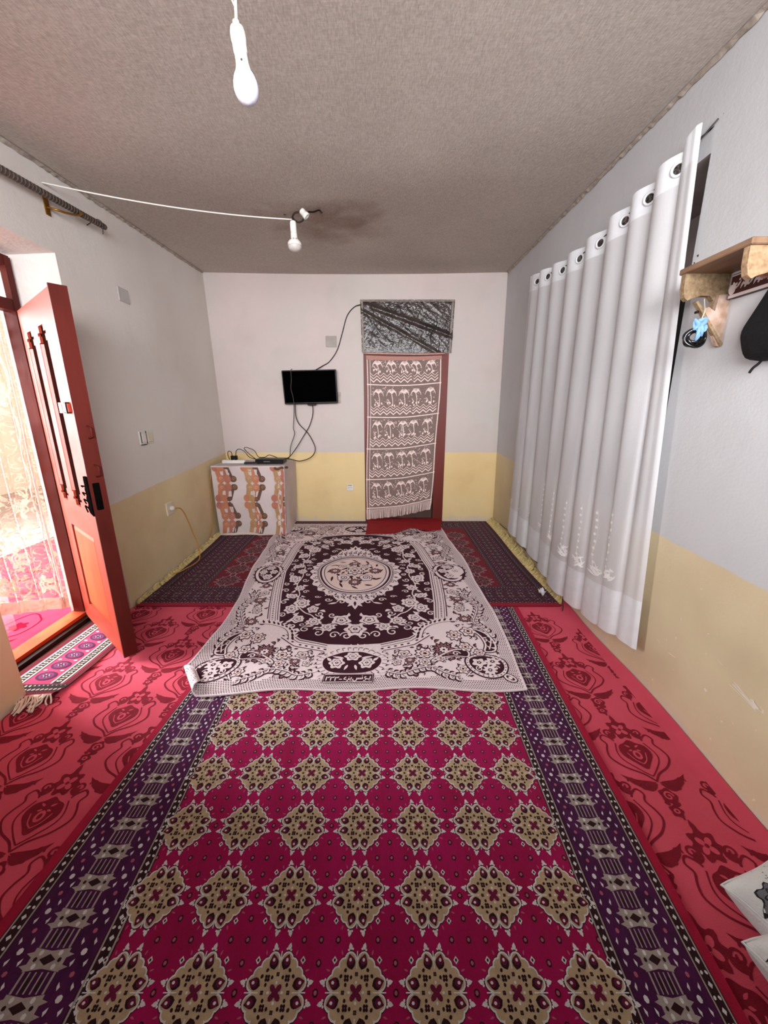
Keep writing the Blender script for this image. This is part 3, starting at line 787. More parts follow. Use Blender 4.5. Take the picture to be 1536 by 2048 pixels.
for a, b in ((.12, .29), (.70, .88)):
    kband(a, b, .16, 1, 2, 1); kband(a, a + .03, .16, 1, 3, 2, 1); kband(b - .03, b, .16, 1, 3, 2, 1)
    for k in range(15):
        v = .19 + k * .055; c = (a + b) / 2
        P.ell(c, v, .042, .011, 3, 2.5, 0, 8); P.ell(c, v, .018, .005, 2, 3.2, 0, 6); P.poly([(c - .05, v + .0275), (c, v + .022), (c + .05, v + .0275), (c, v + .033)], 3, 2.5)
for k in range(6):
    v = .25 + k * .14
    P.lobed(.495, v, .05, 6, 5, 1.5, .1) if False else None
    P.ell(.495, v, .15, .055, 5, 1.5, 0, 14); P.ell(.495, v, .11, .040, 4, 2, 0, 12); P.ell(.495, v, .07, .025, 5, 2.5, 0, 10)
    for q in range(6): P.ell(.495 + .045 * cos(q * pi / 3), v + .016 * sin(q * pi / 3), .012, .005, 3, 3, 0, 5)
    for c in (.36, .63): P.ell(c, v + .07, .035, .010, 3, 2, 0, 8)
kband(.0, 1, .02, .055, 1, 1, 8, 1); kband(.0, 1, .06, .105, 2, 1, 8, 1); kband(0, 1, .11, .15, 2, 1.2, 8, 1)
for k in range(16):
    u = (k + .5) / 16; P.poly([(u - .022, .083), (u, .066), (u + .022, .083), (u, .10)], 3, 2); P.poly([(u - .028, .13), (u, .117), (u + .01, .13), (u - .01, .145)], 3, 2.2)
kil_m = [pile('kilim_pink', (0.74, 0.25, 0.42), (0.66, 0.2, 0.38), scale=10), pile('kilim_maroon', (0.40, 0.06, 0.10), scale=20), pile('kilim_black', (0.13, 0.11, 0.11), scale=20),
         pile('kilim_white', (0.90, 0.87, 0.80), scale=20), pile('kilim_purple', (0.50, 0.18, 0.42), scale=20), pile('kilim_plum', (0.30, 0.08, 0.24), scale=20)]
mat_o = tag(mb.build('door_mat', kil_m), 'narrow kilim doormat with black and white edge bands inside the left doorway', 'mat')
mb = MB(); rr = random.Random(5)
for k in range(46):
    u = (k + .5) / 46; a = kil(u, 0); l = rr.uniform(.05, .11) * (1.0 if .25 < u < .95 else .7)
    b = (a[0] + rr.uniform(-.03, .05), a[1] - l * .6, .018 + rr.uniform(0, .012)); c = (b[0] + rr.uniform(-.02, .03), a[1] - l, .010 + rr.uniform(0, .01))
    mb.tube(crm([a, b, c], 3), .0042, 5)
mb.build('fringe', [mat('cream_fringe', (0.90, 0.84, 0.76), 0.9, 0.1, 30)], mat_o)

# porch carpet seen through the doorway
mb = MB(); mb.box((-3.7, 1.3, 0.0), (-2.20, 4.2, .008)); P = Pat(mb, lambda x, y, h: (x, y, .0085 + h))
for X in (-2.42, -2.75, -3.1):
    for Y in (1.8, 2.25, 2.7, 3.15):
        Yo = Y + (.22 if X == -2.75 else 0)
        P.line(crm([(X + .1 * cos(t), Yo + .16 * sin(t) * (1 + .15 * cos(3 * t))) for t in [i * pi / 6 for i in range(12)]], 2, True), .010, 1, 1, True)
        P.lobed(X, Yo, .05, 6, 1, 1, .2); P.leaf(X, Yo - .2, X + .12, Yo - .13, .03, 1, 1, -.2); P.leaf(X, Yo - .2, X - .12, Yo - .13, .03, 1, 1, .2)
tag(mb.build('porch_carpet', [mat('porch_red', (0.60, 0.17, 0.24), 0.95, 0.12, 8, spec=0.0), mat('porch_dark', (0.36, 0.05, 0.12), 0.95, 0.1, 20, spec=0.0)]), 'red patterned carpet on the porch beyond the left doorway', 'carpet')

# ------------------------------------------------------------------ white and maroon spread on the floor
BLX = [(0, -1.115, .728, 1.59, 1.635), (.10, -1.075, .755, 1.87, 1.90), (.21, -1.065, .762, 2.19, 2.24), (.35, -1.10, .762, 2.60, 2.63), (.55, -1.165, .757, 3.20, 3.23), (.79, -1.24, .715, 3.90, 3.90), (1, -1.215, .665, 4.50, 4.50)]
def tabl(t):
    t = max(0, min(1, t))
    for a, b in zip(BLX, BLX[1:]):
        if t <= b[0]:
            f = (t - a[0]) / (b[0] - a[0]); f = f * f * (3 - 2 * f) * .4 + f * .6
            return [lerp(p, q, f) for p, q in zip(a[1:], b[1:])]
RA, RB = (-1.112, 1.845), (-.900, 1.556)                 # line along which the near-left corner rolls up
rl = sqrt((RB[0] - RA[0]) ** 2 + (RB[1] - RA[1]) ** 2); rnx, rny = (RB[1] - RA[1]) / rl, -(RB[0] - RA[0]) / rl   # outward (towards the corner)
if rnx > 0: rnx, rny = -rnx, -rny
HWB, HLB = .93, 1.45
def spread(x, y, h):
    t = (y + HLB) / (2 * HLB); s = x / HWB
    a = tabl(t); f = (s + 1) / 2
    X = lerp(a[0], a[1], f) - .058 * (1 - s * s) * sin(pi * max(0, min(1, t))) ; Y = lerp(a[2], a[3], f) + .035 * sin(pi * f) * (1 - t)
    if t < .12 : Y += .012 * sin(9 * X) * (1 - t / .12)
    z = .0225 + .0018 * sin(4.1 * X + 1.3 * Y) * sin(2.7 * Y) + .002
    e = max(0, abs(s) - .90) / .10; z += .006 * e * sin(9 * Y + s * 2) ** 2
    if s > .0: X += .008 * sin(6 * Y) * e
    else: X += .012 * sin(5.2 * Y + 1) * e
    d = (X - RA[0]) * rnx + (Y - RA[1]) * rny
    if d > -.01:
        d += .01; r = .023; al = min(d / r, 4.6)
        X += rnx * (r * sin(al) - d) ; Y += rny * (r * sin(al) - d); z += r * (1 - cos(al))
        return (X - rnx * h * sin(al), Y - rny * h * sin(al), z + h * cos(al))
    return (X, Y, z + h)
mb = MB()
mb.grid(lambda u, v: spread((2 * u - 1) * HWB, (2 * v - 1) * HLB, 0), 130, 200, 0)
WT, DK, MD, LT_ = 0, 1, 2, 3
P = Pat(mb, lambda x, y, h: spread(x, y, h + .0005), .0005)
def dens(pts, d=.03, closed=True):
    out = []
    k = len(pts)
    for i in range(k if closed else k - 1):
        a, b = pts[i], pts[(i + 1) % k]; n = max(1, int(sqrt((a[0] - b[0]) ** 2 + (a[1] - b[1]) ** 2) / d))
        out += [(lerp(a[0], b[0], j / n), lerp(a[1], b[1], j / n)) for j in range(n)]
    return out
# dark net border
nb = .105; ns = .085; st = .0125
def net(x, y, a): P.push(x, y, 1, 1, a); P.poly([(-.0048, 0), (0, -.0040), (.0048, 0), (0, .0040)], DK, 1); P.pop()
ny_ = int(2 * HLB / st)
for j in range(1, ny_):
    y = -HLB + j * st
    inrow = (abs(y) > HLB - nb)
    nx_ = int(2 * HWB / st)
    for i in range(1, nx_):
        x = -HWB + (i + .5 * (j % 2)) * st
        if abs(x) > HWB - .012 or abs(y) > HLB - .012: continue
        if abs(y) > HLB - nb + .015 * sin(x * 21) or abs(x) > HWB - ns + .012 * sin(y * 17): net(x, y, 0)
# maroon field
fq = [(0, -1.045), (.16, -1.035), (.34, -.985), (.45, -.90), (.525, -.76), (.56, -.55), (.605, 0), (.56, .55), (.525, .76), (.45, .90), (.34, .985), (.16, 1.035), (0, 1.045)]
field = dens(fq + [(-x, y) for x, y in fq[::-1]][1:-1])
P.star(field, DK, 1, 14, (0, 0))
def mir(fn, fy=True):
    for sx in (1, -1):
        for sy in ((1, -1) if fy else (1,)):
            P.push(0, 0, sx, sy); fn(); P.pop()
def flower(x, y, r, n=6, a=0.0, L=2, style=0):
    if style == 0:      # pale flower on the maroon field
        P.lobed(x, y, r, n, WT, L, .15, a); P.lobed(x, y, r * .62, n, DK, L + 1, .15, a); P.lobed(x, y, r * .52, n, WT, L + 2, .12, a); P.ell(x, y, r * .24, r * .2, DK, L + 3, a); P.ell(x, y, r * .10, r * .09, WT, L + 4, a, 6)
    elif style == 1:    # maroon-outlined flower on the white ground
        P.lobed(x, y, r, n, DK, L, .16, a); P.lobed(x, y, r * .84, n, WT, L + 1, .16, a); P.lobed(x, y, r * .55, n, DK, L + 2, .14, a + .4); P.lobed(x, y, r * .44, n, LT_, L + 3, .14, a + .4); P.ell(x, y, r * .2, r * .2, DK, L + 4)
    else:               # dark shaggy flower
        P.lobed(x, y, r, n + 5, DK, L, .13, a); P.lobed(x, y, r * .8, n + 5, MD, L + 1, .2, a); P.lobed(x, y, r * .5, n, DK, L + 2, .15, a); P.lobed(x, y, r * .38, n, WT, L + 3, .2, a); P.ell(x, y, r * .13, r * .13, DK, L + 4)
def rose(x, y, r, L=2, a=0):
    P.lobed(x, y, r, 5, DK, L, .10, a); P.lobed(x, y, r * .88, 5, WT, L + 1, .10, a); P.spiral(x, y, r * .62, 1.7, a, r * .13, DK, L + 2)
    for k in range(3): P.leaf(x + r * .9 * cos(a + k * 2.1 + .5), y + r * .9 * sin(a + k * 2.1 + .5), x + r * 1.6 * cos(a + k * 2.1 + .5), y + r * 1.6 * sin(a + k * 2.1 + .5), r * .5, DK, L)
# striped frames along the field edge
def offs(pts, d):
    out = []
    k = len(pts)
    for i in range(k):
        a, b = pts[max(0, i - 1)], pts[min(k - 1, i + 1)]; l = sqrt((b[0] - a[0]) ** 2 + (b[1] - a[1]) ** 2) or 1
        out.append((pts[i][0] + (b[1] - a[1]) / l * d, pts[i][1] - (b[0] - a[0]) / l * d))
    return out
e_side = dens([(.525, -.76), (.56, -.55), (.605, 0), (.56, .55), (.525, .76)], .02, False)
e_bot = dens([(.16, -1.035), (.34, -.985), (.45, -.90)], .02, False)
def frames():
    for e in (e_side, e_bot) if True else ():
        P.line(offs(e, .010), .006, DK, 2) if False else None
for sx in (1, -1):
    P.push(0, 0, sx, 1)
    P.line(offs(e_side, .046), .085, WT, 2)
    for d_, w_ in ((.014, .006), (.030, .004), (.070, .004), (.084, .007)): P.line(offs(e_side, d_), w_, DK, 3)
    for q in offs(e_side, .050)[::1]: P.ell(q[0], q[1], .0075, .0055, DK, 3, 0, 6)
    for sy in (1, -1):
        P.push(0, 0, 1, sy)
        P.line(offs(e_bot, .040), .075, WT, 2)
        for d_, w_ in ((.012, .006), (.030, .004), (.066, .006)): P.line(offs(e_bot, d_), w_, DK, 3)
        for q in offs(e_bot, .047)[::2]: P.ell(q[0], q[1], .011, .006, DK, 3, 0.3, 6)
        # leafy arc that clips the corner of the field
        arc = crm([(.40, -.985), (.43, -.90), (.50, -.82), (.58, -.775), (.67, -.76)], 5)
        P.line(arc, .045, WT, 4)
        for i, q in enumerate(arc[:-1]):
            if i % 2 == 0: P.leaf(q[0] - .012, q[1] - .01, q[0] + .005, q[1] + .03, .016, DK, 5); P.leaf(q[0], q[1] + .012, q[0] - .035, q[1] + .045, .022, WT, 4)
        P.line(offs(arc, .02), .005, DK, 5)
        P.pop()
    P.pop()
# central medallion
def polar(n, fx): return [fx(2 * pi * i / n) for i in range(n)]
outl = polar(120, lambda t: ((.375 + .014 * cos(26 * t)) * cos(t), (.455 + .014 * cos(26 * t) + .10 * max(0, abs(sin(t)) - .80) / .2) * sin(t)))
P.star(outl, WT, 2, 6, (0, 0))
for k in range(36):
    t = 2 * pi * (k + .5) / 36; ex, ey = .335 * cos(t), .415 * sin(t)
    if k % 2: P.spiral(ex, ey, .026, 1.2, t, .007, DK, 3)
    else: P.ell(ex * 1.03, ey * 1.03, .014, .009, DK, 3, t); P.leaf(ex * .97, ey * .97, ex * 1.10, ey * 1.10, .012, DK, 3)
for sy in (1, -1):
    P.push(0, 0, 1, sy)
    for k in range(-5, 6):
        X = k * .045; Y = -.43 - .03 * cos(k * .5)
        P.lobed(X, Y, .017, 5, DK, 3.2, .2); P.ell(X, Y, .007, .007, WT, 4)
        P.leaf(X, Y - .02, X + .02, Y - .05, .012, DK, 3)
    P.leaf(0, -.52, 0, -.635, .05, WT, 2.5); P.leaf(0, -.53, .0, -.60, .02, DK, 3.5)
    for f in (1, -1): P.leaf(0, -.54, f * .055, -.60, .03, WT, 2.5); P.spiral(f * .10, -.535, .032, 1.2, 0 if f > 0 else pi, .010, WT, 2.5, f); P.spiral(f * .20, -.50, .030, 1.2, 0, .010, WT, 2.5, f); P.leaf(f * .13, -.545, f * .20, -.565, .02, WT, 2.5); P.spiral(f * .285, -.435, .026, 1.2, 0, .009, WT, 2.5, f)
    P.pop()
ring = lambda a, b, n=72: [(a * cos(2 * pi * i / n), b * sin(2 * pi * i / n)) for i in range(n)]
for (a, b, w_, m_) in ((.305, .375, .034, WT), (.292, .362, .016, DK), (.312, .385, .006, DK), (.322, .396, .004, DK), (.272, .342, .010, WT), (.262, .330, .006, DK)):
    P.line(ring(a, b), w_, m_, 4 if m_ == WT else 5, True)
P.star(ring(.258, .325), LT_, 4, 5, (0, 0))
flower(0, 0, .072, 8, 0, 5, 1)
for a in (45, 135, 225, 315): rose(.125 * cos(radians(a)) * 1.05, .165 * sin(radians(a)), .055, 5, radians(a))
for (x, y) in ((0, .19), (0, -.19), (.17, 0), (-.17, 0)): flower(x, y, .050, 7, 0, 5, 2)
for k in range(24):
    t = 2 * pi * k / 24 + .13; r_ = .20 if k % 2 else .085
    P.leaf(r_ * cos(t), r_ * 1.25 * sin(t), (r_ + .04) * cos(t + .25), (r_ + .04) * 1.25 * sin(t + .25), .02, DK, 5)
# garland on the maroon field (one quarter, mirrored)
def garland():
    pts = [(.0, -.90, .068, 6), (.095, -.765, .062, 5), (.185, -.865, .050, 7), (.285, -.775, .050, 8), (.405, -.735, .045, 5), (.305, -.625, .040, 5), (.465, -.615, .050, 7), (.395, -.545, .058, 7), (.485, -.41, .048, 6), (.44, -.27, .040, 8), (.50, -.13, .050, 6), (.455, .0, .038, 7)]
    for x, y, r, n in pts: flower(x, y, r, n, x * 9, 2, 0)
    ln = crm([(.0, -.83), (.06, -.83), (.14, -.80), (.22, -.82), (.30, -.70), (.36, -.66), (.42, -.58), (.44, -.48), (.43, -.36), (.47, -.22), (.44, -.08), (.46, 0)], 4)
    P.line(ln, .009, WT, 1.6)
    for (x, y, r, tn, a, dr) in ((.055, -.965, .040, 1.3, 0, 1), (.135, -.955, .034, 1.2, 3, -1), (.24, -.93, .040, 1.2, 1, 1), (.335, -.885, .036, 1.2, 2, -1), (.16, -.70, .028, 1.2, 4, 1), (.36, -.81, .034, 1.2, 2, 1), (.43, -.82, .030, 1.3, 1, -1), (.25, -.68, .030, 1.2, 0, -1),
                               (.52, -.68, .028, 1.3, 0, 1), (.535, -.52, .030, 1.2, 2, -1), (.42, -.46, .028, 1.2, 3, 1), (.55, -.30, .030, 1.3, 0, 1), (.385, -.33, .026, 1.2, 3, -1), (.55, -.05, .028, 1.2, 1, 1), (.41, -.15, .028, 1.2, 3, 1), (.555, -.20, .024, 1.2, 1, -1), (.395, -.06, .022, 1.2, 1, -1)):
        P.spiral(x, y, r, tn, a, .0085, WT, 1.7, dr)
    for k, (x, y) in enumerate(((.12, -.84), (.06, -.72), (.15, -.745), (.24, -.865), (.235, -.745), (.33, -.83), (.355, -.72), (.36, -.60), (.445, -.68), (.44, -.51), (.50, -.49), (.50, -.34), (.41, -.40), (.46, -.20), (.53, -.40), (.42, -.22), (.52, -.07), (.03, -.845), (.30, -.57), (.35, -.49), (.21, -.66), (.48, -.77), (.39, -.87))):
        a = k * 1.9; P.leaf(x, y, x + .05 * cos(a), y + .05 * sin(a), .024, WT, 1.8, .2)
mir(garland)
# white floral band: flowers, acanthus waves, corner ovals, side cartouches
def acanthus(path, side_, sz=.055, step=2, body=.016):
    P.line(path, body, DK, 2); P.line(path, body * .45, WT, 3.2)
    for i in range(1, len(path) - 1, step):
        x, y = path[i]; t = atan2(path[i + 1][1] - path[i - 1][1], path[i + 1][0] - path[i - 1][0])
        a = t + side_ * .85
        P.leaf(x, y, x + sz * cos(a), y + sz * sin(a), sz * .50, DK, 2, .22 * side_); P.leaf(x + .1 * sz * cos(a), y + .1 * sz * sin(a), x + sz * .8 * cos(a), y + sz * .8 * sin(a), sz * .24, WT if i % 4 else MD, 3, .22 * side_)
        a2 = t - side_ * .95
        P.leaf(x, y, x + sz * .6 * cos(a2), y + sz * .6 * sin(a2), sz * .36, DK, 2, -.2 * side_); P.leaf(x, y, x + sz * .42 * cos(a2), y + sz * .42 * sin(a2), sz * .15, WT, 3)
def quarter():
    # bottom band
    acanthus(crm([(.20, -1.30), (.28, -1.325), (.36, -1.29), (.45, -1.27), (.53, -1.315), (.60, -1.335)], 5), -1)
    acanthus(crm([(.635, -1.33), (.68, -1.27), (.70, -1.21)], 4), 1, .05)
    # side band towards the middle
    acanthus(crm([(.80, -1.08), (.835, -.98), (.80, -.87), (.775, -.78), (.81, -.69), (.84, -.60), (.81, -.50), (.78, -.42), (.81, -.33)], 5), -1)
    for (x, y, r, n, s_) in ((.30, -1.135, .042, 5, 1), (.42, -1.13, .058, 8, 1), (.535, -1.09, .062, 8, 2), (.415, -1.235, .036, 6, 1), (.33, -1.215, .030, 5, 2), (.62, -.965, .045, 8, 1), (.505, -1.19, .034, 7, 1), (.715, -.925, .050, 6, 1),
                           (.725, -.75, .042, 6, 2), (.72, -.62, .036, 6, 1), (.735, -.48, .046, 7, 2), (.72, -.34, .040, 6, 1), (.73, -.22, .035, 7, 2), (.62, -1.28, .034, 6, 1), (.845, -.74, .030, 5, 1), (.84, -.45, .03, 5, 1), (.255, -1.235, .028, 5, 1)):
        flower(x, y, r, n, x * 7 + y, 2, s_)
    for k, (x, y) in enumerate(((.36, -1.18), (.26, -1.17), (.47, -1.20), (.49, -1.03), (.60, -1.03), (.58, -.93), (.66, -.88), (.68, -.83), (.75, -.84), (.69, -.69), (.76, -.69), (.70, -.55), (.76, -.55), (.69, -.41), (.76, -.40), (.70, -.28), (.76, -.28), (.56, -1.22), (.45, -1.05), (.375, -1.06), (.67, -1.03), (.58, -1.165), (.24, -1.11), (.66, -.79))):
        a = k * 2.3; P.leaf(x, y, x + .045 * cos(a), y + .045 * sin(a), .022, DK, 2, .2); P.leaf(x + .008 * cos(a), y + .008 * sin(a), x + .036 * cos(a), y + .036 * sin(a), .009, MD if k % 2 else WT, 3, .2)
    rq = random.Random(17)
    for k in range(150):
        if k % 2: x, y = rq.uniform(.665, .84), rq.uniform(-1.20, -.03)
        else: x, y = rq.uniform(.19, .68), rq.uniform(-1.34, -1.06 - .0)
        if k % 2 == 0 and x > .45: y += rq.uniform(0, .16)
        a = rq.uniform(0, 6.3); l = rq.uniform(.022, .040)
        P.leaf(x, y, x + l * cos(a), y + l * sin(a), l * .5, DK, 1.0, .25); P.leaf(x + .2 * l * cos(a), y + .2 * l * sin(a), x + .8 * l * cos(a), y + .8 * l * sin(a), l * .2, MD if k % 3 else WT, 1.5, .25)
        if k % 3 == 0: P.spiral(x, y, .014, 1.1, a, .0035, DK, 1.0)
    # corner oval
    P.ell(.755, -1.235, .125, .108, DK, 3, -.5, 28); P.ell(.755, -1.235, .116, .099, WT, 4, -.5, 28); P.ell(.755, -1.235, .098, .082, DK, 5, -.5, 28)
    for k in range(26): t = 2 * pi * k / 26; ca, sa = cos(-.5), sin(-.5); u, v = .107 * cos(t), .091 * sin(t); P.ell(.755 + u * ca - v * sa, -1.235 + u * sa + v * ca, .005, .004, DK, 5, t, 5)
    for (x, y, r, n) in ((.715, -1.225, .036, 5), (.79, -1.215, .038, 7), (.765, -1.285, .034, 9)): P.lobed(x, y, r, n, WT, 6, .22, x * 5); P.lobed(x, y, r * .35, n, DK, 7, .2); P.ell(x, y, r * .15, r * .15, WT, 8)
    P.spiral(.80, -1.27, .020, 1.2, 0, .006, WT, 6); P.spiral(.71, -1.275, .020, 1.2, 2, .006, WT, 6)
    P.ell(.862, -1.345, .045, .028, DK, 3, -.75, 16); P.ell(.862, -1.345, .039, .022, WT, 4, -.75, 16); P.ell(.862, -1.345, .028, .013, DK, 5, -.75, 12); P.lobed(.862, -1.345, .012, 6, WT, 6, .3)
    # dark paisley horns either side of the corner
    for (a_, c_) in ((((.66, -1.16), (.60, -1.155), (.53, -1.17), (.48, -1.215), (.455, -1.225), (.475, -1.19), (.54, -1.12), (.61, -1.085), (.67, -1.10)), 0), (((.77, -1.10), (.79, -1.04), (.78, -.97), (.745, -.915), (.755, -.90), (.815, -.945), (.845, -1.02), (.83, -1.09)), 0)):
        sh = crm(list(a_), 3, True); P.star(sh, DK, 2.5, 2); P.line(sh, .010, WT, 4, True); P.line(sh, .022, DK, 2.2, True)
    P.spiral(.60, -1.125, .024, 1.2, 0, .008, WT, 4); flower(.665, -1.065, .040, 6, 0, 4, 1); P.spiral(.80, -1.0, .02, 1.2, 1, .007, WT, 4); flower(.735, -1.115, .034, 6, 0, 5, 1)
mir(quarter)
for sx in (1, -1):      # side cartouches half way
    P.push(0, 0, sx, 1)
    P.ell(.760, 0, .125, .185, DK, 3, 0, 32); P.ell(.760, 0, .114, .172, WT, 4, 0, 32); P.ell(.760, 0, .092, .148, DK, 5, 0, 32)
    for k in range(20): t = 2 * pi * k / 20; P.leaf(.760 + .112 * cos(t), .168 * sin(t), .760 + .140 * cos(t + .15), .20 * sin(t + .15), .016, DK, 3)
    for (x, y, r) in ((.755, -.085, .042), (.755, .085, .042), (.715, 0, .036), (.81, 0, .036)): flower(x, y, r, 6, 0, 6, 0)
    P.spiral(.81, -.06, .022, 1.2, 0, .007, WT, 6); P.spiral(.81, .06, .022, 1.2, 0, .007, WT, 6, -1)
    P.lobed(.645, 0, .035, 6, WT, 4, .2); P.lobed(.645, 0, .02, 6, DK, 5, .2); P.lobed(.645, 0, .012, 6, WT, 6, .2)
    P.pop()
for sy in (1, -1):      # escutcheons at both ends
    P.push(0, 0, 1, sy)
    sh = crm([(0, -1.07), (.07, -1.075), (.14, -1.115), (.20, -1.175), (.205, -1.25), (.165, -1.31), (.10, -1.335), (0, -1.34), (-.10, -1.335), (-.165, -1.31), (-.205, -1.25), (-.20, -1.175), (-.14, -1.115), (-.07, -1.075)], 4, True)
    P.star(sh, DK, 5, 3, (0, -1.21)); P.star([(x * .965, -1.21 + (y + 1.21) * .955) for x, y in sh], WT, 6, 3, (0, -1.21)); P.star([(x * .80, -1.215 + (y + 1.21) * .74) for x, y in sh], DK, 7, 3, (0, -1.215))
    for i, q in enumerate(sh):
        if i % 2 == 0:
            a = atan2(q[1] + 1.21, q[0]); P.leaf(q[0] * .93, -1.21 + (q[1] + 1.21) * .93, q[0] + .035 * cos(a + .6), q[1] + .035 * sin(a + .6), .022, WT, 6.5); P.line([(q[0] * .97, -1.21 + (q[1] + 1.21) * .97), (q[0] * .84, -1.21 + (q[1] + 1.21) * .80)], .004, DK, 7)
    flower(0, -1.165, .046, 6, 0, 8, 0); flower(-.085, -1.235, .042, 6, 0, 8, 0); flower(.085, -1.235, .042, 6, 0, 8, 0)
    for f in (1, -1): P.leaf(f * .05, -1.19, f * .12, -1.165, .025, WT, 8); P.leaf(f * .12, -1.22, f * .15, -1.18, .02, WT, 8); P.leaf(f * .02, -1.25, f * .035, -1.29, .015, WT, 8)
    P.pop()
# woven name panel in the near border
P.poly([(-.135, -1.385), (.135, -1.385), (.135, -1.318), (-.135, -1.318)], DK, 10)
P.line([(-.129, -1.380), (.129, -1.380), (.129, -1.323), (-.129, -1.323)], .0055, WT, 11, True)
tx = .0058
def stroke(pts): P.line(pts, tx, WT, 11)
yb_ = -1.360
# read from the right: ya, waw, nun, sin, then ya, za, dal, a dash and three numerals
stroke([(.117, yb_ + .022), (.117, yb_ + .006), (.108, yb_ + .002), (.100, yb_ + .003)])
stroke([(.096, yb_ + .020), (.088, yb_ + .018), (.089, yb_ + .008), (.098, yb_ + .007), (.092, yb_ - .006), (.082, yb_ - .009)])
stroke([(.080, yb_ + .006), (.076, yb_ + .006), (.075, yb_ + .018)]); stroke([(.075, yb_ + .005), (.066, yb_ + .005), (.066, yb_ + .014)]); stroke([(.066, yb_ + .005), (.057, yb_ + .005), (.057, yb_ + .014)])
stroke([(.057, yb_ + .005), (.048, yb_ + .005), (.047, yb_ + .014)]); stroke([(.047, yb_ + .010), (.044, yb_ - .006), (.034, yb_ - .010), (.026, yb_ - .004), (.026, yb_ + .006)])
stroke([(.016, yb_ + .018), (.016, yb_ + .005), (.006, yb_ + .004)]); stroke([(.004, yb_ + .012), (.003, yb_ + .002), (-.006, yb_ - .010)])
stroke([(-.012, yb_ + .020), (-.022, yb_ + .010), (-.022, yb_ + .004), (-.008, yb_ + .003)]); stroke([(-.032, yb_ + .004), (-.048, yb_ + .004)])
for x in (-.062, -.086, -.110): stroke([(x - .006, yb_ - .008), (x - .006, yb_ + .020), (x + .001, yb_ + .014), (x + .001, yb_ + .020)]); stroke([(x + .001, yb_ + .014), (x + .009, yb_ + .016), (x + .010, yb_ + .023)])
for (x, y) in ((.112, yb_ - .006), (.118, yb_ - .006), (.074, yb_ + .026), (.012, yb_ - .004), (.018, yb_ - .004), (.004, yb_ + .020)): P.ell(x, y, .003, .0026, WT, 11, 0, 6)
# bound edge
edge = dens([(-HWB, -HLB), (HWB, -HLB), (HWB, HLB), (-HWB, HLB)], .03)
for i in range(len(edge)):
    a, b = edge[i], edge[(i + 1) % len(edge)]
    A0, B0 = spread(*a, -.004), spread(*b, -.004); A1, B1 = spread(*a, .003), spread(*b, .003)
    ia = spread(a[0] * .99, a[1] * .993, .003); ib = spread(b[0] * .99, b[1] * .993, .003)
    mb.quad(A0, B0, B1, A1, 0); mb.quad(A1, B1, ib, ia, 0)
m_spr = [mat('spread_white', (0.96, 0.90, 0.91), 0.85, 0.06, 120, 0.3, 500, second=(0.90, 0.82, 0.83), bdist=.002), mat('spread_maroon', (0.24, 0.075, 0.14), 0.85, 0.1, 60, 0.4, 500, bdist=.002),
         mat('spread_brown', (0.56, 0.39, 0.40), 0.85, 0.1, 60), mat('spread_cream', (0.94, 0.84, 0.81), 0.85, 0.06, 120)]
tag(mb.build('floor_spread', m_spr), 'white and maroon floral spread with oval medallion, near-left corner rolled up', 'spread')

# red cloth lying at the back doorway
mb = MB()
def rc(u, v):
    xa, xb = lerp(-.205, -.20, v), lerp(.66, .735, v)
    x = lerp(xa, xb, u); yn = 4.06 + .16 * u + .15 * max(0, 1 - abs(u - .62) / .22); y = lerp(yn, 4.72, v)
    z = .029 + .010 * sin(7 * u + 1) ** 2 * (1 - .5 * v) + .012 * sin(11 * u * v + 2) ** 2
    return (x, y, z)
mb.grid(rc, 30, 16)
for k in range(30): mb.quad(rc(k / 30, 0), rc((k + 1) / 30, 0), tuple(p - (.007 if i == 2 else 0) for i, p in enumerate(rc((k + 1) / 30, 0))), tuple(p - (.007 if i == 2 else 0) for i, p in enumerate(rc(k / 30, 0))))
tag(mb.build('red_cloth', [mat('red_cloth', (0.56, 0.02, 0.06), 0.85, 0.12, 8, 0.2, 300, sheen=.2)]), 'plain deep red cloth lying at the foot of the back doorway', 'cloth')

# ------------------------------------------------------------------ lace at the back doorway, plastic over its transom
m_lace = mat('lace_net', (0.70, 0.60, 0.57), 0.9, 0.15, 90, alpha=.56, trans=.1)
m_lacew = mat('lace_thread', (0.97, 0.88, 0.85), 0.9, 0.1, 60)
m_laceh = mat('lace_hem', (0.78, 0.58, 0.53), 0.9, 0.1, 60, alpha=.8)
CW0, CW1, CZ1 = -.203, .652, 1.968
def lc(u, v, h=0):
    """v: 0 at the rail, 1 at the hem"""
    zb = .048 + .085 * max(0, u) ** 1.2 + .10 * max(0, u - .55) + 0 
    z = lerp(CZ1, zb, v)
    xr_ = lerp(CW1, .575, v ** 2.2) + .008 * sin(9 * v)
    x = lerp(CW0 + .010 * sin(6 * v) - .01 * v, xr_, u)
    k = .25 + .75 * v
    y = 4.655 - .006 - .010 * sin(5.2 * u + 1.5 * v) * k - .016 * k * math.exp(-((u - .87 + .35 * max(0, v - .72)) / .045) ** 2) - .010 * math.exp(-((u - .62) / .03) ** 2) * (1 - v)
    if v > .9: y -= .012 * (v - .9) / .1 * (1 + sin(60 * u)) 
    return (x, y - h, z - .012 * sin(pi * u) * (1 - v))
lace2 = thing('lace_door_curtain', 'pinkish lace curtain with rows of palm trees over the back doorway', 'curtain', (.22, 4.66, 1.97))
mb = MB(); mb.grid(lambda u, v: lc(u, v), 60, 90); lnet = mb.build('lace_net', [m_lace], lace2)
mb = MB(); P = Pat(mb, lambda u, v, h: lc(u, v, h + .0012), .0006)
rows = [(.012, .165), (.165, .355), (.355, .548), (.548, .742), (.742, .93)]
rr = random.Random(9)
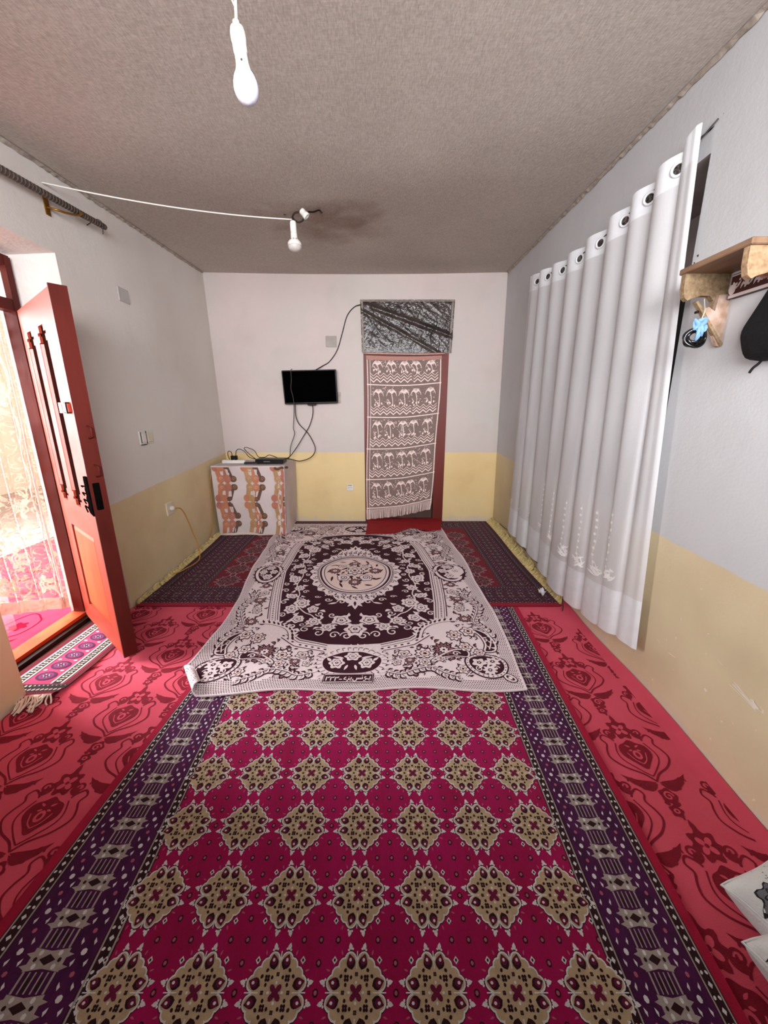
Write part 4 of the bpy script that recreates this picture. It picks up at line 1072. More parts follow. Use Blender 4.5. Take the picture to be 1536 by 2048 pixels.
for ri, (va, vb) in enumerate(rows):
    hgt = vb - va
    n = 42
    P.line([(i / n, vb - .004 + .004 * sin(3 * i / n)) for i in range(n + 1)], .006, 0, 1)
    for q, off in enumerate((.030, .048, .064)):
        wd_ = (.0075, .0055, .004)[q]
        P.line([(.045 + .91 * i / 20, vb - off * 1.0 + (.012 if i % 2 else -.006)) for i in range(21)], wd_, 0, 1)
    for c in (.155, .335, .515, .665, .86):
        c += rr.uniform(-.008, .008); b = vb - .070; t = va + hgt * .22
        P.line(crm([(c + .012, b), (c + .006, (b + t) / 2), (c - .008, t + .008)], 4), .008, 0, 1)
        for k in range(9):
            a = pi * (.02 + .96 * k / 8); L_ = .072
            P.line(crm([(c - .008, t + .006), (c - .008 + L_ * .6 * cos(a), t - .016 * sin(a) - .004), (c - .008 + L_ * cos(a), t + .004 - .022 * sin(a) + .016 * abs(cos(a)))], 3), .0050, 0, 1)
        for k in range(4): P.ell(c - .055 + .03 * k + rr.uniform(-.01, .01), b - .008 + rr.uniform(-.01, .008), .010, .007, 0, 1)
        P.line([(c - .03, b - .02), (c - .06, b - .04)], .005, 0, 1); P.line([(c - .03, b - .02), (c - .055, b - .018)], .004, 0, 1)
    for k in range(26): P.ell(rr.uniform(.07, .95), va + rr.uniform(.008, hgt * .28), .005, .003, 0, 1, 0, 5)
    for k in range(70): u_, v_ = rr.uniform(.07, .93), rr.uniform(va + .01, vb - .075); P.line([(u_, v_), (u_ + rr.uniform(-.03, .03), v_ + rr.uniform(-.006, .006))], .0022, 0, .8)
P.line([(.012, v / 40) for v in range(41)], .010, 0, 1); P.line([(.985, v / 40) for v in range(41)], .012, 0, 1); P.line([(.05, v / 40) for v in range(41)], .006, 0, 1)
for k in range(70):
    u = k / 69; P.line([(u, .935), (u + rr.uniform(-.012, .012), .998)], .006, 0, 1.5)
mb.build('palm_lace', [m_lacew], lnet)
mb = MB(); mb.grid(lambda u, v: (lc(u, v * .022, .004)), 40, 3); mb.tube([lc(u / 10, .006, -.002) for u in range(11)], .006, 8)
mb.build('heading', [m_laceh], lace2)

def plastic():
    m = mat('crinkled_plastic', (0.30, 0.265, 0.245), 0.25, 0.12, 6, 0.6, 46, spec=.8, alpha=.84, second=(0.15, 0.13, 0.12), bdist=.012)
    return m
TX0, TX1, TZ0, TZ1 = -.262, .780, 1.998, 2.545
ps = thing('plastic_sheet', 'crinkled grey plastic sheet taped over the transom of the back doorway', 'plastic sheet', (.26, 4.68, TZ0))
mb = MB()
def pl(u, v):
    s_ = min(1, 8 * u, 8 * (1 - u), 6 * v, 6 * (1 - v))
    y = 4.686
    for (a, f, p, w_) in CREASE:                                    # many sharp little creases
        c = u * 1.04 * cos(a) + v * .55 * sin(a)
        y -= s_ * w_ * (1 - abs(sin(f * c + p + 1.3 * sin(5 * (u * sin(a) - v * cos(a)) + p)))) ** 2
    d = abs((u - .02) * .62 + (v - .92) * 1.0)                      # long diagonal folds from the top left corner
    y -= .022 * math.exp(-(d / .045) ** 2) * min(1, u * 6) + .015 * math.exp(-(((u * .95 + v - .80)) / .04) ** 2)
    return (lerp(TX0 + .012 * (1 - v), TX1 - .015 * (1 - v), u), y, lerp(TZ0, TZ1, v))
CREASE = [(random.Random(k).uniform(-.9, 1.2), random.Random(k + 50).uniform(9, 42), random.Random(k + 90).uniform(0, 6), random.Random(k + 130).uniform(.0015, .0045)) for k in range(9)]
mb.grid(pl, 150, 90); mb.build('sheet', [plastic()], ps)
m_strip = mat('taped_edge', (0.68, 0.63, 0.58), 0.35, 0.25, 30, 0.3, 60, spec=.5)
mb = MB()
for a, b, w_ in (((TX0, TZ1), (TX1, TZ1), .022), ((TX0 + .012, TZ0), (TX0, TZ1), .028), ((TX1 - .015, TZ0), (TX1, TZ1), .03)):
    n = 16
    for i in range(n):
        p, q = [(lerp(a[0], b[0], t), lerp(a[1], b[1], t)) for t in (i / n, (i + 1) / n)]
        if a[1] == b[1]: mb.quad((p[0], 4.675, p[1] - w_), (q[0], 4.675, q[1] - w_), (q[0], 4.69, q[1]), (p[0], 4.69, p[1]))
        else:
            s_ = 1 if p[0] < .2 else -1
            mb.quad((p[0], 4.69, p[1]), (p[0] + s_ * w_, 4.676, p[1]), (q[0] + s_ * w_, 4.676, q[1]), (q[0], 4.69, q[1]))
mb.build('taped_edge', [m_strip], ps)
mb = MB(); mb.tube(crm([(TX0 + .03, 4.665, TZ0 - .004), (.1, 4.655, TZ0 - .012), (.4, 4.655, TZ0 - .016), (TX1 - .09, 4.665, TZ0 - .006)], 6), .012, 8)
o_ = mb.build('bottom_roll', [mat('pink_plastic', (0.72, 0.54, 0.50), 0.35, 0.15, 30, spec=.6)], ps)

# ------------------------------------------------------------------ television and its leads
TVX, TVZ, TVY = -.838, 1.627, 4.585
ra = radians(1.3)
def TV(x, y, z):                                          # local, tipped a touch and rolled
    y2 = y * cos(.07) + z * sin(.07) * -1; z2 = z * cos(.07) + y * sin(.07)
    return (TVX + x * cos(ra) - z2 * sin(ra), TVY + y2, TVZ + x * sin(ra) + z2 * cos(ra))
tv = thing('television', 'small flat black television mounted on the back wall', 'television', (TVX, TVY, TVZ))
mb = MB(); mb.rbox((-.305, -.018, -.182), (.305, .026, .182), .006, 0, TV); mb.rbox((-.19, .026, -.11), (.19, .06, .11), .01, 0, TV); tvb = mb.build('body', [m_blk], tv)
mb = MB(); mb.quad(TV(-.294, -.0186, -.166), TV(.294, -.0186, -.166), TV(.294, -.0186, .172), TV(-.294, -.0186, .172)); mb.build('screen', [mat('screen_black', (0.012, 0.012, 0.014), 0.4, 0.0, spec=0.0)], tvb)
mb = MB(); mb.rbox((-.045, -.014, -.200), (.055, .02, -.180), .005, 0, TV); mb.build('sensor_bump', [m_blk], tvb)
mb = MB(); mb.box((TVX - .07, 4.645, TVZ - .07), (TVX + .07, 4.699, TVZ + .07)); mb.box((TVX - .012, 4.63, TVZ - .03), (TVX + .012, 4.66, TVZ + .03)); mb.build('wall_bracket', [m_steel], tv)
m_cab = mat('dark_cable', (0.10, 0.06, 0.05), 0.5, 0.1)
def W2(u, v, y): return None
mb = MB(); mb.tube(crm([(-.79, 4.60, 1.80), (-.70, 4.67, 1.86), (-.62, 4.685, 1.91), (-.53, 4.685, 2.03), (-.47, 4.685, 2.20), (-.41, 4.685, 2.38), (-.33, 4.685, 2.47), (-.255, 4.672, 2.492)], 6), .0052, 6)
tag(mb.build('aerial_cable', [m_cab]), 'dark cable rising from the television to the plastic-covered transom', 'cable')
m_gry = mat('grey_lead', (0.24, 0.22, 0.21), 0.5, 0.1)
mb = MB(); mb.tube(crm([(-1.03, 4.575, 1.815), (-1.038, 4.548, 1.80), (-1.04, 4.553, 1.70), (-1.052, 4.56, 1.61), (-1.035, 4.56, 1.52), (-1.030, 4.565, 1.43), (-1.045, 4.60, 1.30), (-1.065, 4.62, 1.17), (-1.055, 4.62, 1.10), (-1.105, 4.60, .96), (-1.10, 4.50, .85), (-1.12, 4.43, .833)], 6), .0045, 6)
tag(mb.build('video_cable', [m_gry]), 'thin lead hanging straight down across the television screen to the cloth-covered stand', 'cable')
mb = MB(); mb.tube(crm([(-1.02, 4.60, 1.46), (-1.03, 4.62, 1.33), (-1.00, 4.63, 1.22), (-.90, 4.63, 1.11), (-.83, 4.62, .98), (-.82, 4.60, .90), (-.87, 4.56, .83), (-.98, 4.48, .80), (-1.08, 4.42, .832), (-1.15, 4.40, .834)], 6), .005, 6)
tag(mb.build('power_cable', [m_cab]), 'dark lead looping out to the right between television and set-top box', 'cable')
mb = MB(); mb.tube(crm([(-.822, 4.60, 1.43), (-.83, 4.63, 1.33), (-.875, 4.64, 1.20), (-.95, 4.635, 1.08), (-1.04, 4.60, .94), (-1.10, 4.50, .85), (-1.14, 4.42, .834)], 6), .005, 6)
tag(mb.build('signal_cable', [m_cab]), 'dark lead running diagonally down from the foot of the television', 'cable')

# ------------------------------------------------------------------ stand under a printed cloth
SX0, SX1, SY0, SY1, SZ = -1.868, -1.075, 4.125, 4.655, .795
sd = thing('covered_stand', 'low stand under a cloth printed with brown scrolls and orange flowers', 'stand', ((SX0 + SX1) / 2, (SY0 + SY1) / 2, .02))
mb = MB()
m_pc = mat('print_cloth', (0.82, 0.765, 0.755), 0.85, 0.06, 4, 0.25, 12, bdist=.02)
def sfront(x, z):
    u = (x - SX0) / (SX1 - SX0)
    y = SY0 - .010 - .010 * sin(3.4 * u * pi + 1) * (1 - z / SZ) - .006 * sin(8 * u + 5 * z)
    y -= .012 * math.exp(-((u - .62 + .1 * z) / .05) ** 2) * (1 - .5 * z / SZ) + .008 * math.exp(-((u - .22 - .08 * z) / .04) ** 2)
    if u > .84: y -= .03 * (1 - abs(u - .92) / .08) * (.4 + .6 * (1 - z / SZ))
    lean = .012 * (1 - z / SZ)
    return (x + (u - .5) * -lean * 0 + .045 * (1 - z / SZ) * (.5 - u) * 1.2 + .0, y, z + .012 * sin(5 * u) * (1 if z < .1 else 0))
SBZ = .018
mb.grid(lambda u, v: sfront(lerp(SX0, SX1, u), lerp(SBZ, SZ - .015, v)), 40, 30)
def stop(u, v):
    x = lerp(SX0 - .02 * v * 0, SX1, u); y = lerp(SY0, SY1, v)
    z = SZ + .004 * sin(6 * u + 3 * v) - .012 * (1 if u in (0, 1) else 0)
    return (x, y, z)
tg = [[stop(i / 12, j / 8) for i in range(13)] for j in range(9)]
mb.grid(stop, 12, 8)
for i in range(40):                                          # rounded front lip
    a, b = i / 40, (i + 1) / 40
    p, q = sfront(lerp(SX0, SX1, a), SZ - .015), sfront(lerp(SX0, SX1, b), SZ - .015)
    mb.quad(p, q, (stop(b, 0)[0], SY0, SZ + .002), (stop(a, 0)[0], SY0, SZ + .002))
def sside(u, v):
    z = lerp(SBZ, SZ, v); y = lerp(SY0 - .012, SY1, u)
    return (SX1 - .026 * (1 - z / SZ) + .012 * sin(6 * u + 3 * z) * (1 - v) + .015 * sin(pi * u) * (1 - v), y, z)
mb.grid(sside, 16, 16)
mb.grid(lambda u, v: (SX0 + .004 + .02 * (1 - v), lerp(SY1, SY0 - .012, u), lerp(SBZ, SZ, v)), 6, 6)
mb.quad((SX0 + .02, SY1, SBZ), (SX1 - .02, SY1, SBZ), (SX1, SY1, SZ), (SX0, SY1, SZ))
P = Pat(mb, lambda x, z, h: (lambda p: (p[0], p[1] - h - .0012, p[2]))(sfront(min(SX1 - .004, max(SX0 + .004, x)), min(SZ - .012, max(SBZ + .006, z)))), .0007)
BR, OR, TN, CR, PK_ = 1, 2, 3, 0, 4
TWd, THt = .315, .415
def tile(ox, oz, cols):
    P.push(ox, oz)
    a, b = cols
    # upright bands behind the flowers
    for X, m_ in ((-.158, a), (-.092, b)):
        for s_ in (1, -1): P.line(crm([(X - .028, s_ * .205), (X - .012, s_ * .13), (X + .004, s_ * .05)], 3), .050, m_, 1)
    for X in (-.130, -.062):
        for s_ in (1, -1): P.poly([(X - .014, s_ * .150), (X + .020, s_ * .150), (X + .024, s_ * .092), (X + .006, s_ * .074), (X - .006, s_ * .092)], CR, 2)
    # brown scroll band
    for s_ in (1, -1):
        P.line(crm([(.0, s_ * .035), (-.018, s_ * .03), (-.022, s_ * .07), (-.042, s_ * .13), (-.062, s_ * .185)], 4), .036, BR, 2)
        P.ell(.0, s_ * .046, .034, .036, BR, 3, 0, 18); P.spiral(.002, s_ * .046, .020, 1.1, 0, .004, TN, 4)
        P.ell(-.075, s_ * .178, .024, .027, BR, 3, 0, 16); P.spiral(-.077, s_ * .178, .014, 1.1, 0, .004, PK_, 4)
    # four-petal flowers
    for X, m_ in ((-.142, a), (-.070, b)):
        for s_ in (1, -1): P.ell(X, s_ * .045, .042, .047, m_, 3, 0, 18); P.spiral(X, s_ * .05, .02, 1.0, 0, .003, CR, 4)
    for X in (-.106, -.032): P.poly([(X - .026, 0), (X, -.008), (X + .026, 0), (X, .008)], CR, 5); P.poly([(X, -.026), (X + .008, 0), (X, .026), (X - .008, 0)], CR, 5)
    for X, m_ in ((-.190, b), (-.132, a)):
        for s_ in (1, -1): P.ell(X, .207 + s_ * .040, .038, .041, m_, 3, 0, 18)
    P.poly([(-.190, .207), (-.160, .199), (-.130, .207), (-.160, .215)], CR, 5)
    P.pop()
for i, cols in ((0, (OR, PK_)), (1, (TN, OR)), (2, (TN, PK_))):
    for k in (-1, 0, 1, 2):
        oz = .61 + THt * (k - 1)
        if oz < -.2 or oz > .95: continue
        cxx = SX0 + .235 + TWd * i
        P.push(0, 0); tile(cxx, oz, cols); P.pop()
m_pr = [m_pc, mat('print_brown', (0.42, 0.31, 0.26), 0.85, 0.1, 20), mat('print_orange', (0.76, 0.50, 0.38), 0.85, 0.12, 12), mat('print_tan', (0.73, 0.57, 0.41), 0.85, 0.12, 12), mat('print_rose', (0.71, 0.46, 0.39), 0.85, 0.12, 12)]
mb.build('printed_cloth', m_pr, sd)
mb = MB()
for i in range(40):
    a, b = i / 40, (i + 1) / 40
    p, q = sfront(lerp(SX0, SX1, a), SBZ), sfront(lerp(SX0, SX1, b), SBZ)
    mb.quad((p[0], p[1] - .002, p[2] + .018), (q[0], q[1] - .002, q[2] + .018), (q[0], q[1] - .022, .024), (p[0], p[1] - .022, .024))
mb.build('hem', [mat('plain_hem', (0.84, 0.78, 0.74), 0.85, 0.08, 10)], sd)
mb = MB(); mb.tube(crm([(SX1 - .10, SY0 - .012, SZ - .02), (SX1 - .07, SY0 - .03, SZ - .03), (SX1 - .03, SY0 - .02, SZ - .015), (SX1 - .01, SY0 + .02, SZ - .02), (SX1 + .006, SY0 + .1, SZ - .03)], 5), .013, 8); mb.build('corner_knot', [m_pr[1]], sd)

STZ = SZ + .006
sb = thing('set_top_box', 'flat black set-top box on the cloth-covered stand', 'set-top box', (-1.27, 4.34, STZ))
mb = MB(); mb.rbox((-1.425, 4.245, STZ + .004), (-1.115, 4.42, STZ + .048), .006); sbc = mb.build('case', [m_blk], sb)
mb = MB(); mb.box((-1.33, 4.2435, STZ + .018), (-1.26, 4.2455, STZ + .032)); o_ = mb.build('display', [mat('display_grey', (0.35, 0.36, 0.38), 0.2, .05)], sbc)
for x in (-1.40, -1.14):
    for y in (4.27, 4.40): mb = MB(); mb.box((x - .012, y - .012, STZ - .002), (x + .012, y + .012, STZ + .006)); mb.build('foot', [m_blk], sbc)
mb = MB(); rc_ = lambda x, y, z: (-1.47 + x * cos(.25) - y * sin(.25), 4.25 + x * sin(.25) + y * cos(.25), z)
mb.rbox((-.075, -.02, STZ), (.075, .02, STZ + .02), .005, 0, rc_); 
rm = thing('remote_control', 'black remote control in front of the set-top box', 'remote control', (-1.47, 4.25, STZ))
rmc = mb.build('case', [m_blk], rm)
mb = MB()
for i in range(5):
    for j in range(2): mb.box((-.055 + i * .024, -.012 + j * .014, STZ + .02), (-.042 + i * .024, -.003 + j * .014, STZ + .0225), 0, rc_)
mb.build('keypad', [m_gry], rmc)
pst = thing('power_strip', 'white power strip with black plugs on the left of the cloth-covered stand', 'power strip', (-1.68, 4.30, STZ))
mb = MB(); mb.rbox((-1.80, 4.262, STZ), (-1.545, 4.325, STZ + .038), .006); psb = mb.build('body', [m_wht], pst)
for k, x in enumerate((-1.69, -1.65)):
    mb = MB(); mb.rbox((x - .015, 4.278, STZ + .036), (x + .015, 4.312, STZ + .085), .004); mb.build('plug', [m_blk], psb)
for nm, pts, lb in (('strip_lead', [(-1.69, 4.295, .88), (-1.70, 4.30, .925), (-1.735, 4.31, .93), (-1.75, 4.33, .88), (-1.73, 4.345, .81)], 'short black lead looped over the power strip'),
                ('box_lead', [(-1.65, 4.295, .88), (-1.64, 4.30, .94), (-1.60, 4.31, .955), (-1.55, 4.32, .92), (-1.52, 4.33, .87), (-1.46, 4.33, .845), (-1.41, 4.33, .842)], 'black lead arching from the power strip to the set-top box'),
                ('coiled_lead', [(-1.45, 4.36, .835), (-1.53, 4.37, .90), (-1.58, 4.38, .955), (-1.55, 4.39, .965), (-1.47, 4.39, .93), (-1.43, 4.39, .86), (-1.36, 4.40, .856), (-1.30, 4.36, .885), (-1.24, 4.34, .872), (-1.20, 4.33, .858)], 'black looped lead lying over the back of the set-top box')):
    mb = MB(); mb.tube(crm(pts, 6), .004, 6); tag(mb.build(nm, [m_cab]), lb, 'cable')

# ------------------------------------------------------------------ sockets, switches and plates
def plate(name, label, cat, parts, loc):
    t = thing(name, label, cat, loc)
    first = None
    for nm, fn, m_ in parts:
        mb = MB(); fn(mb); o = mb.build(nm, [m_], first or t); first = first or o
    return t
m_ivory = mat('ivory_plastic', (0.86, 0.82, 0.72), 0.4, 0.06)
plate('wall_socket', 'white socket low on the yellow band of the back wall', 'socket',
      [('plate', lambda m: m.rbox((-.462, 4.684, .400), (-.380, 4.702, .484), .005), m_wht), ('socket_cup', lambda m: m.lathe([(.026, 0), (.026, .004), (.020, .005), (.020, -.002), (.001, -.003)], 20, 0, lambda x, y, z: (-.421 + x, 4.686 - z, .442 + y)), m_ivory),
       ('slot', lambda m: (m.box((-.445, 4.680, .468), (-.398, 4.685, .473)), m.lathe([(.004, 0), (.004, .003)], 8, 0, lambda x, y, z: (-.431 + x, 4.684 - z, .442 + y)), m.lathe([(.004, 0), (.004, .003)], 8, 0, lambda x, y, z: (-.411 + x, 4.684 - z, .442 + y))), m_gry)], (-.421, 4.70, .442))
mb = MB(); mb.rbox((-.657, 4.690, 2.062), (-.536, 4.702, 2.178), .003); tag(mb.build('vent_cover', [mat('grey_cover', (0.66, 0.63, 0.60), 0.6, 0.1, 10)]), 'square grey cover plate on the back wall above the television', 'cover plate')
mb = MB(); mb.rbox((-.552, 4.688, 1.455), (-.506, 4.702, 1.575), .003); tag(mb.build('junction_box', [mat('pale_box', (0.74, 0.68, 0.65), 0.6, 0.15, 30)]), 'pale patch box on the back wall at the right edge of the television', 'box')
def lw(y, z, d): return (xl(y, z) + d, y, z)
def lwbox(m, ya, yb, za, zb, d0, d1): m.rbox((d0, ya, za), (d1, yb, zb), .004, 0, lambda d, y, z: lw(y, z, d))
mb = MB(); lwbox(mb, 3.035, 3.165, 2.14, 2.235, -.002, .006); tag(mb.build('blank_plate', [mat('painted_plate', (0.72, 0.70, 0.685), 0.6, 0.06, 8)]), 'square blank plate high on the left wall beyond the door leaf', 'cover plate')
mb = MB(); mb.quad(lw(3.030, 2.15, .004), lw(3.040, 2.15, .004), lw(3.040, 2.232, .004), lw(3.030, 2.232, .004)); 
plate('light_switch', 'double rocker switch on the left wall above the yellow band', 'switch',
      [('plate', lambda m: lwbox(m, 2.965, 3.150, 1.128, 1.232, -.002, .010), m_wht), ('rocker', lambda m: lwbox(m, 2.985, 3.045, 1.145, 1.215, .010, .016), m_wht), ('rocker', lambda m: lwbox(m, 3.065, 3.135, 1.142, 1.218, .010, .017), m_ivory),
       ('seam', lambda m: (lwbox(m, 3.048, 3.056, 1.130, 1.230, .009, .013), lwbox(m, 2.978, 2.984, 1.140, 1.225, .009, .0125), lwbox(m, 2.968, 3.05, 1.124, 1.130, .006, .011)), m_gry)], lw(3.06, 1.18, 0))
plate('left_wall_socket', 'ivory socket with a yellow lead on the yellow band of the left wall', 'socket',
      [('plate', lambda m: lwbox(m, 3.165, 3.275, .505, .615, -.002, .012), m_ivory), ('plug', lambda m: m.lathe([(.022, 0), (.022, .02), (.014, .035)], 16, 0, lambda x, y, z: (lw(3.225 + x, .56 + y, z + .010))), m_wht)], lw(3.22, .56, 0))
m_yel = mat('yellow_lead', (0.78, 0.56, 0.22), 0.5, 0.1)
mb = MB(); mb.tube(crm([lw(3.225, .56, .045), lw(3.29, .545, .06), lw(3.36, .48, .055), lw(3.42, .38, .05), lw(3.46, .26, .055), lw(3.46, .16, .08), (-1.73, 3.36, .035), (-1.76, 3.15, .026), (-1.80, 3.05, .026), (-1.84, 2.98, .03)], 6), .0048, 6)
tag(mb.build('yellow_lead', [m_yel]), 'yellow lead hanging from the left wall socket to the rug edge', 'cable')
mb = MB(); mb.tube(crm([(-1.875, 4.16, .75), (-1.885, 4.10, .60), (-1.880, 4.08, .42), (-1.878, 4.05, .25), (-1.872, 3.98, .12), (-1.862, 3.84, .035), (-1.855, 3.70, .03)], 6), .004, 6)
tag(mb.build('stand_lead', [m_yel]), 'thin yellow lead running down the corner behind the cloth-covered stand', 'cable')

# curtain rod on the left wall
rod = thing('curtain_rod', 'bare grey curtain rod on brass hooks above the left doorway', 'curtain rod', (-1.80, 2.3, 2.49))
mb = MB(); mb.tube([(-1.80, .9, 2.415), (-1.80, 2.16, 2.487), (-1.80, 2.875, 2.527)], .0165, 12)
for k in range(60): y = 1.6 + k * .0212; zz = 2.487 + (y - 2.16) * .056; mb.tube([(-1.80, y, zz), (-1.80, y + .008, zz + .0004)], .018, 12)
mb.build('rod', [mat('grey_rod', (0.42, 0.37, 0.34), 0.5, 0.2, 60, metal=.3)], rod)
m_brass = mat('brass', (0.62, 0.44, 0.18), 0.35, 0.15, metal=.8)
for y in (2.61,):
    mb = MB(); z = 2.487 + (y - 2.16) * .056
    mb.tube(crm([(xl(2.52, z) + .002, 2.50, z - .035), (-1.82, 2.51, z - .045), (-1.80, 2.56, z - .040), (-1.79, 2.63, z - .020), (-1.782, 2.66, z + .005)], 4), .006, 8); mb.box((xl(2.5, z) - .001, 2.485, z - .075), (xl(2.5, z) + .008, 2.515, z + .02))
    mb.build('hook', [m_brass], rod)
mb = MB(); mb.tube(crm([(xl(2.83, 2.5), 2.83, 2.52), (-1.82, 2.83, 2.55), (-1.80, 2.83, 2.548), (-1.785, 2.83, 2.53), (-1.79, 2.83, 2.47)], 4), .0025, 6); mb.build('wire_tie', [m_gry], rod)

# ------------------------------------------------------------------ hanging bulbs
NECK = {}
def bulb(name, label, hold_top, axis_tilt, hold, body, dome, m_dome, cords, extra=None):
    """hold/body/dome are profiles (radius, distance below the top)"""
    hx, hy, hz = hold_top
    def M(x, y, z):
        z = -z; x2 = x * cos(axis_tilt) - z * sin(axis_tilt); z2 = x * sin(axis_tilt) + z * cos(axis_tilt); return (hx + x2, hy + y, hz + z2)
    t = thing(name, label, 'light bulb', hold_top)
    for nm, pr, m_ in (('holder', hold, m_wht), ('bulb_neck', body, m_wht), ('bulb_dome', dome, m_dome)):
        mb = MB(); mb.lathe(pr, 28, 0, M); NECK[nm] = mb.build(nm, [m_], t)
    for pts, r, m_ in cords:
        mb = MB(); mb.tube(crm(pts, 6), r, 8); mb.build('cord', [m_], t)
    if extra: extra(t, M)
    return t
m_frost = mat('frosted_dome', (0.86, 0.86, 0.92), 0.25, 0.03, spec=.5)
h1 = (-.354, 1.198, 2.292)
def dot(t, M):
    mb = MB(); mb.lathe([(.0025, 0), (.0025, .001)], 8, 0, lambda x, y, z: M(.003 + x, -.0158 - z, .075 + y)); mb.build('screw', [m_gry], NECK['bulb_neck'])
SB = lambda pr: [(r, d * .80) for r, d in pr]
bulb('near_pendant_bulb', 'large frosted bulb in a white holder hanging near the camera', h1, .10,
     SB([(.004, -.012), (.008, -.010), (.008, .0), (.0155, .006), (.0175, .016), (.018, .035), (.0165, .040), (.0165, .062), (.0155, .066)]),
     SB([(.0148, .064), (.0150, .078), (.0155, .092), (.018, .106), (.021, .114)]),
     SB([(.021, .113), (.0255, .124), (.0290, .138), (.0300, .150), (.0285, .163), (.024, .176), (.016, .186), (.006, .191), (.0005, .192)]), m_frost,
     [([(h1[0], h1[1], h1[2] + .008), (h1[0] + .002, h1[1] + .001, h1[2] + .06), (h1[0] + .001, h1[1] + .004, h1[2] + .18), (h1[0], h1[1] + .01, zc(h1[0], h1[1]) - .02)], .0035, m_wht),
      ([(h1[0], h1[1] - .003, h1[2] + .034), (h1[0] - .009, h1[1] - .003, h1[2] + .06), (h1[0] - .004, h1[1] - .003, h1[2] + .10), (h1[0], h1[1] + .003, h1[2] + .17)], .0018, m_ivory)], dot)
h2 = (-.602, 2.955, 2.590)
def vents(t, M):
    mb = MB()
    for k in range(10):
        a = 2 * pi * k / 10 + .35; mb.box((-.003, -.002, .104), (.003, .002, .116), 0, lambda x, y, z, a=a: M((.0300 + (z - .104) * .5) * cos(a) - x * sin(a), (.0300 + (z - .104) * .5) * sin(a) + x * cos(a), z))
    mb.build('vent_slot', [m_blk], NECK['bulb_neck'])
bulb('far_pendant_bulb', 'small reflector bulb in a white holder hanging at the far end', h2, .03,
     [(.006, -.006), (.018, .0), (.0205, .006), (.0205, .064), (.019, .066)], [(.0205, .066), (.021, .070), (.022, .090), (.023, .100), (.036, .112), (.0445, .124), (.0455, .134), (.044, .140)],
     [(.044, .139), (.0445, .146), (.040, .158), (.028, .168), (.012, .173), (.0005, .174)], mat('lamp_face', (0.80, 0.77, 0.75), 0.3, 0.08, 40),
     [([(-.602, 2.955, 2.586), (-.598, 2.957, 2.600), (-.565, 2.96, 2.588), (-.535, 2.965, 2.603), (-.532, 2.965, 2.628), (-.545, 2.965, 2.645), (-.585, 2.96, 2.642), (-.604, 2.958, 2.615), (-.595, 2.955, 2.605)], .0055, m_cab),
      ([(-.532, 2.965, 2.625), (-.51, 2.985, 2.655), (-.475, 3.03, 2.675), (-.45, 3.09, 2.71), (-.440, 3.155, zc(-.44, 3.155) - .008)], .0055, m_cab)], vents)
# little empty holder beside it, pointing down and right
mb = MB()
def M3(x, y, z): a = .75; x2 = x * cos(a) + z * sin(a); z2 = x * sin(a) * 1 - z * cos(a); return (-.545 + x2, 2.955 + y - z * .2, 2.655 + z2)
mb.lathe([(.010, 0), (.018, .004), (.020, .012), (.0195, .036), (.022, .038), (.023, .056), (.021, .060), (.012, .058), (.004, .052)], 22, 0, M3)
tag(mb.build('empty_lamp_holder', [m_wht]), 'short empty white lamp holder beside the far reflector bulb', 'lamp holder')
mb = MB()
a_, b_ = lw(2.50, 2.592, .004), (-.606, 2.95, 2.600)
pts = [(lerp(a_[0], b_[0], t), lerp(a_[1], b_[1], t), lerp(a_[2], b_[2], t) - .028 * 4 * t * (1 - t)) for t in [i / 24 for i in range(25)]]
mb.tube(pts, .0040, 6); tag(mb.build('white_cord', [m_wht]), 'white cord strung from the left wall to the far bulb', 'cord')
mb = MB(); mb.lathe([(.012, 0), (.010, .008), (.003, .014)], 10, 0, lambda x, y, z: (-.440 + x, 3.16 + y, zc(-.44, 3.16) - .004 - z))
tag(mb.build('ceiling_hook', [m_gry]), 'small dark hook in the ceiling above the far bulb', 'hook')
mb = MB(); mb.lathe([(.010, 0), (.008, .006), (.002, .010)], 10, 0, lambda x, y, z: (-.705 + x, 3.19 + y, zc(-.705, 3.19) - .006 - z))
tag(mb.build('ceiling_nail', [m_gry]), 'single dark nail in the ceiling left of the far bulb', 'nail')

# ------------------------------------------------------------------ long white curtain over the niche in the right wall
cu = thing('niche_curtain', 'long white eyelet curtain hanging over the niche in the right wall', 'curtain', (1.27, 2.8, 2.4))
m_sheer = mat('sheer_white', (0.905, 0.905, 0.91), 0.85, 0.05, 5, 0.15, 300, alpha=.90, trans=.25, stretch=(1, 1, .2))
m_hemw = mat('hem_white', (0.90, 0.91, 0.92), 0.8, 0.04, 20, trans=.1)
eyel_y = [3.60, 3.365, 3.09, 2.83, 2.575, 2.335, 2.145, 1.965]
eyel_z = [2.425, 2.392, 2.352, 2.340, 2.336, 2.350, 2.362, 2.385]
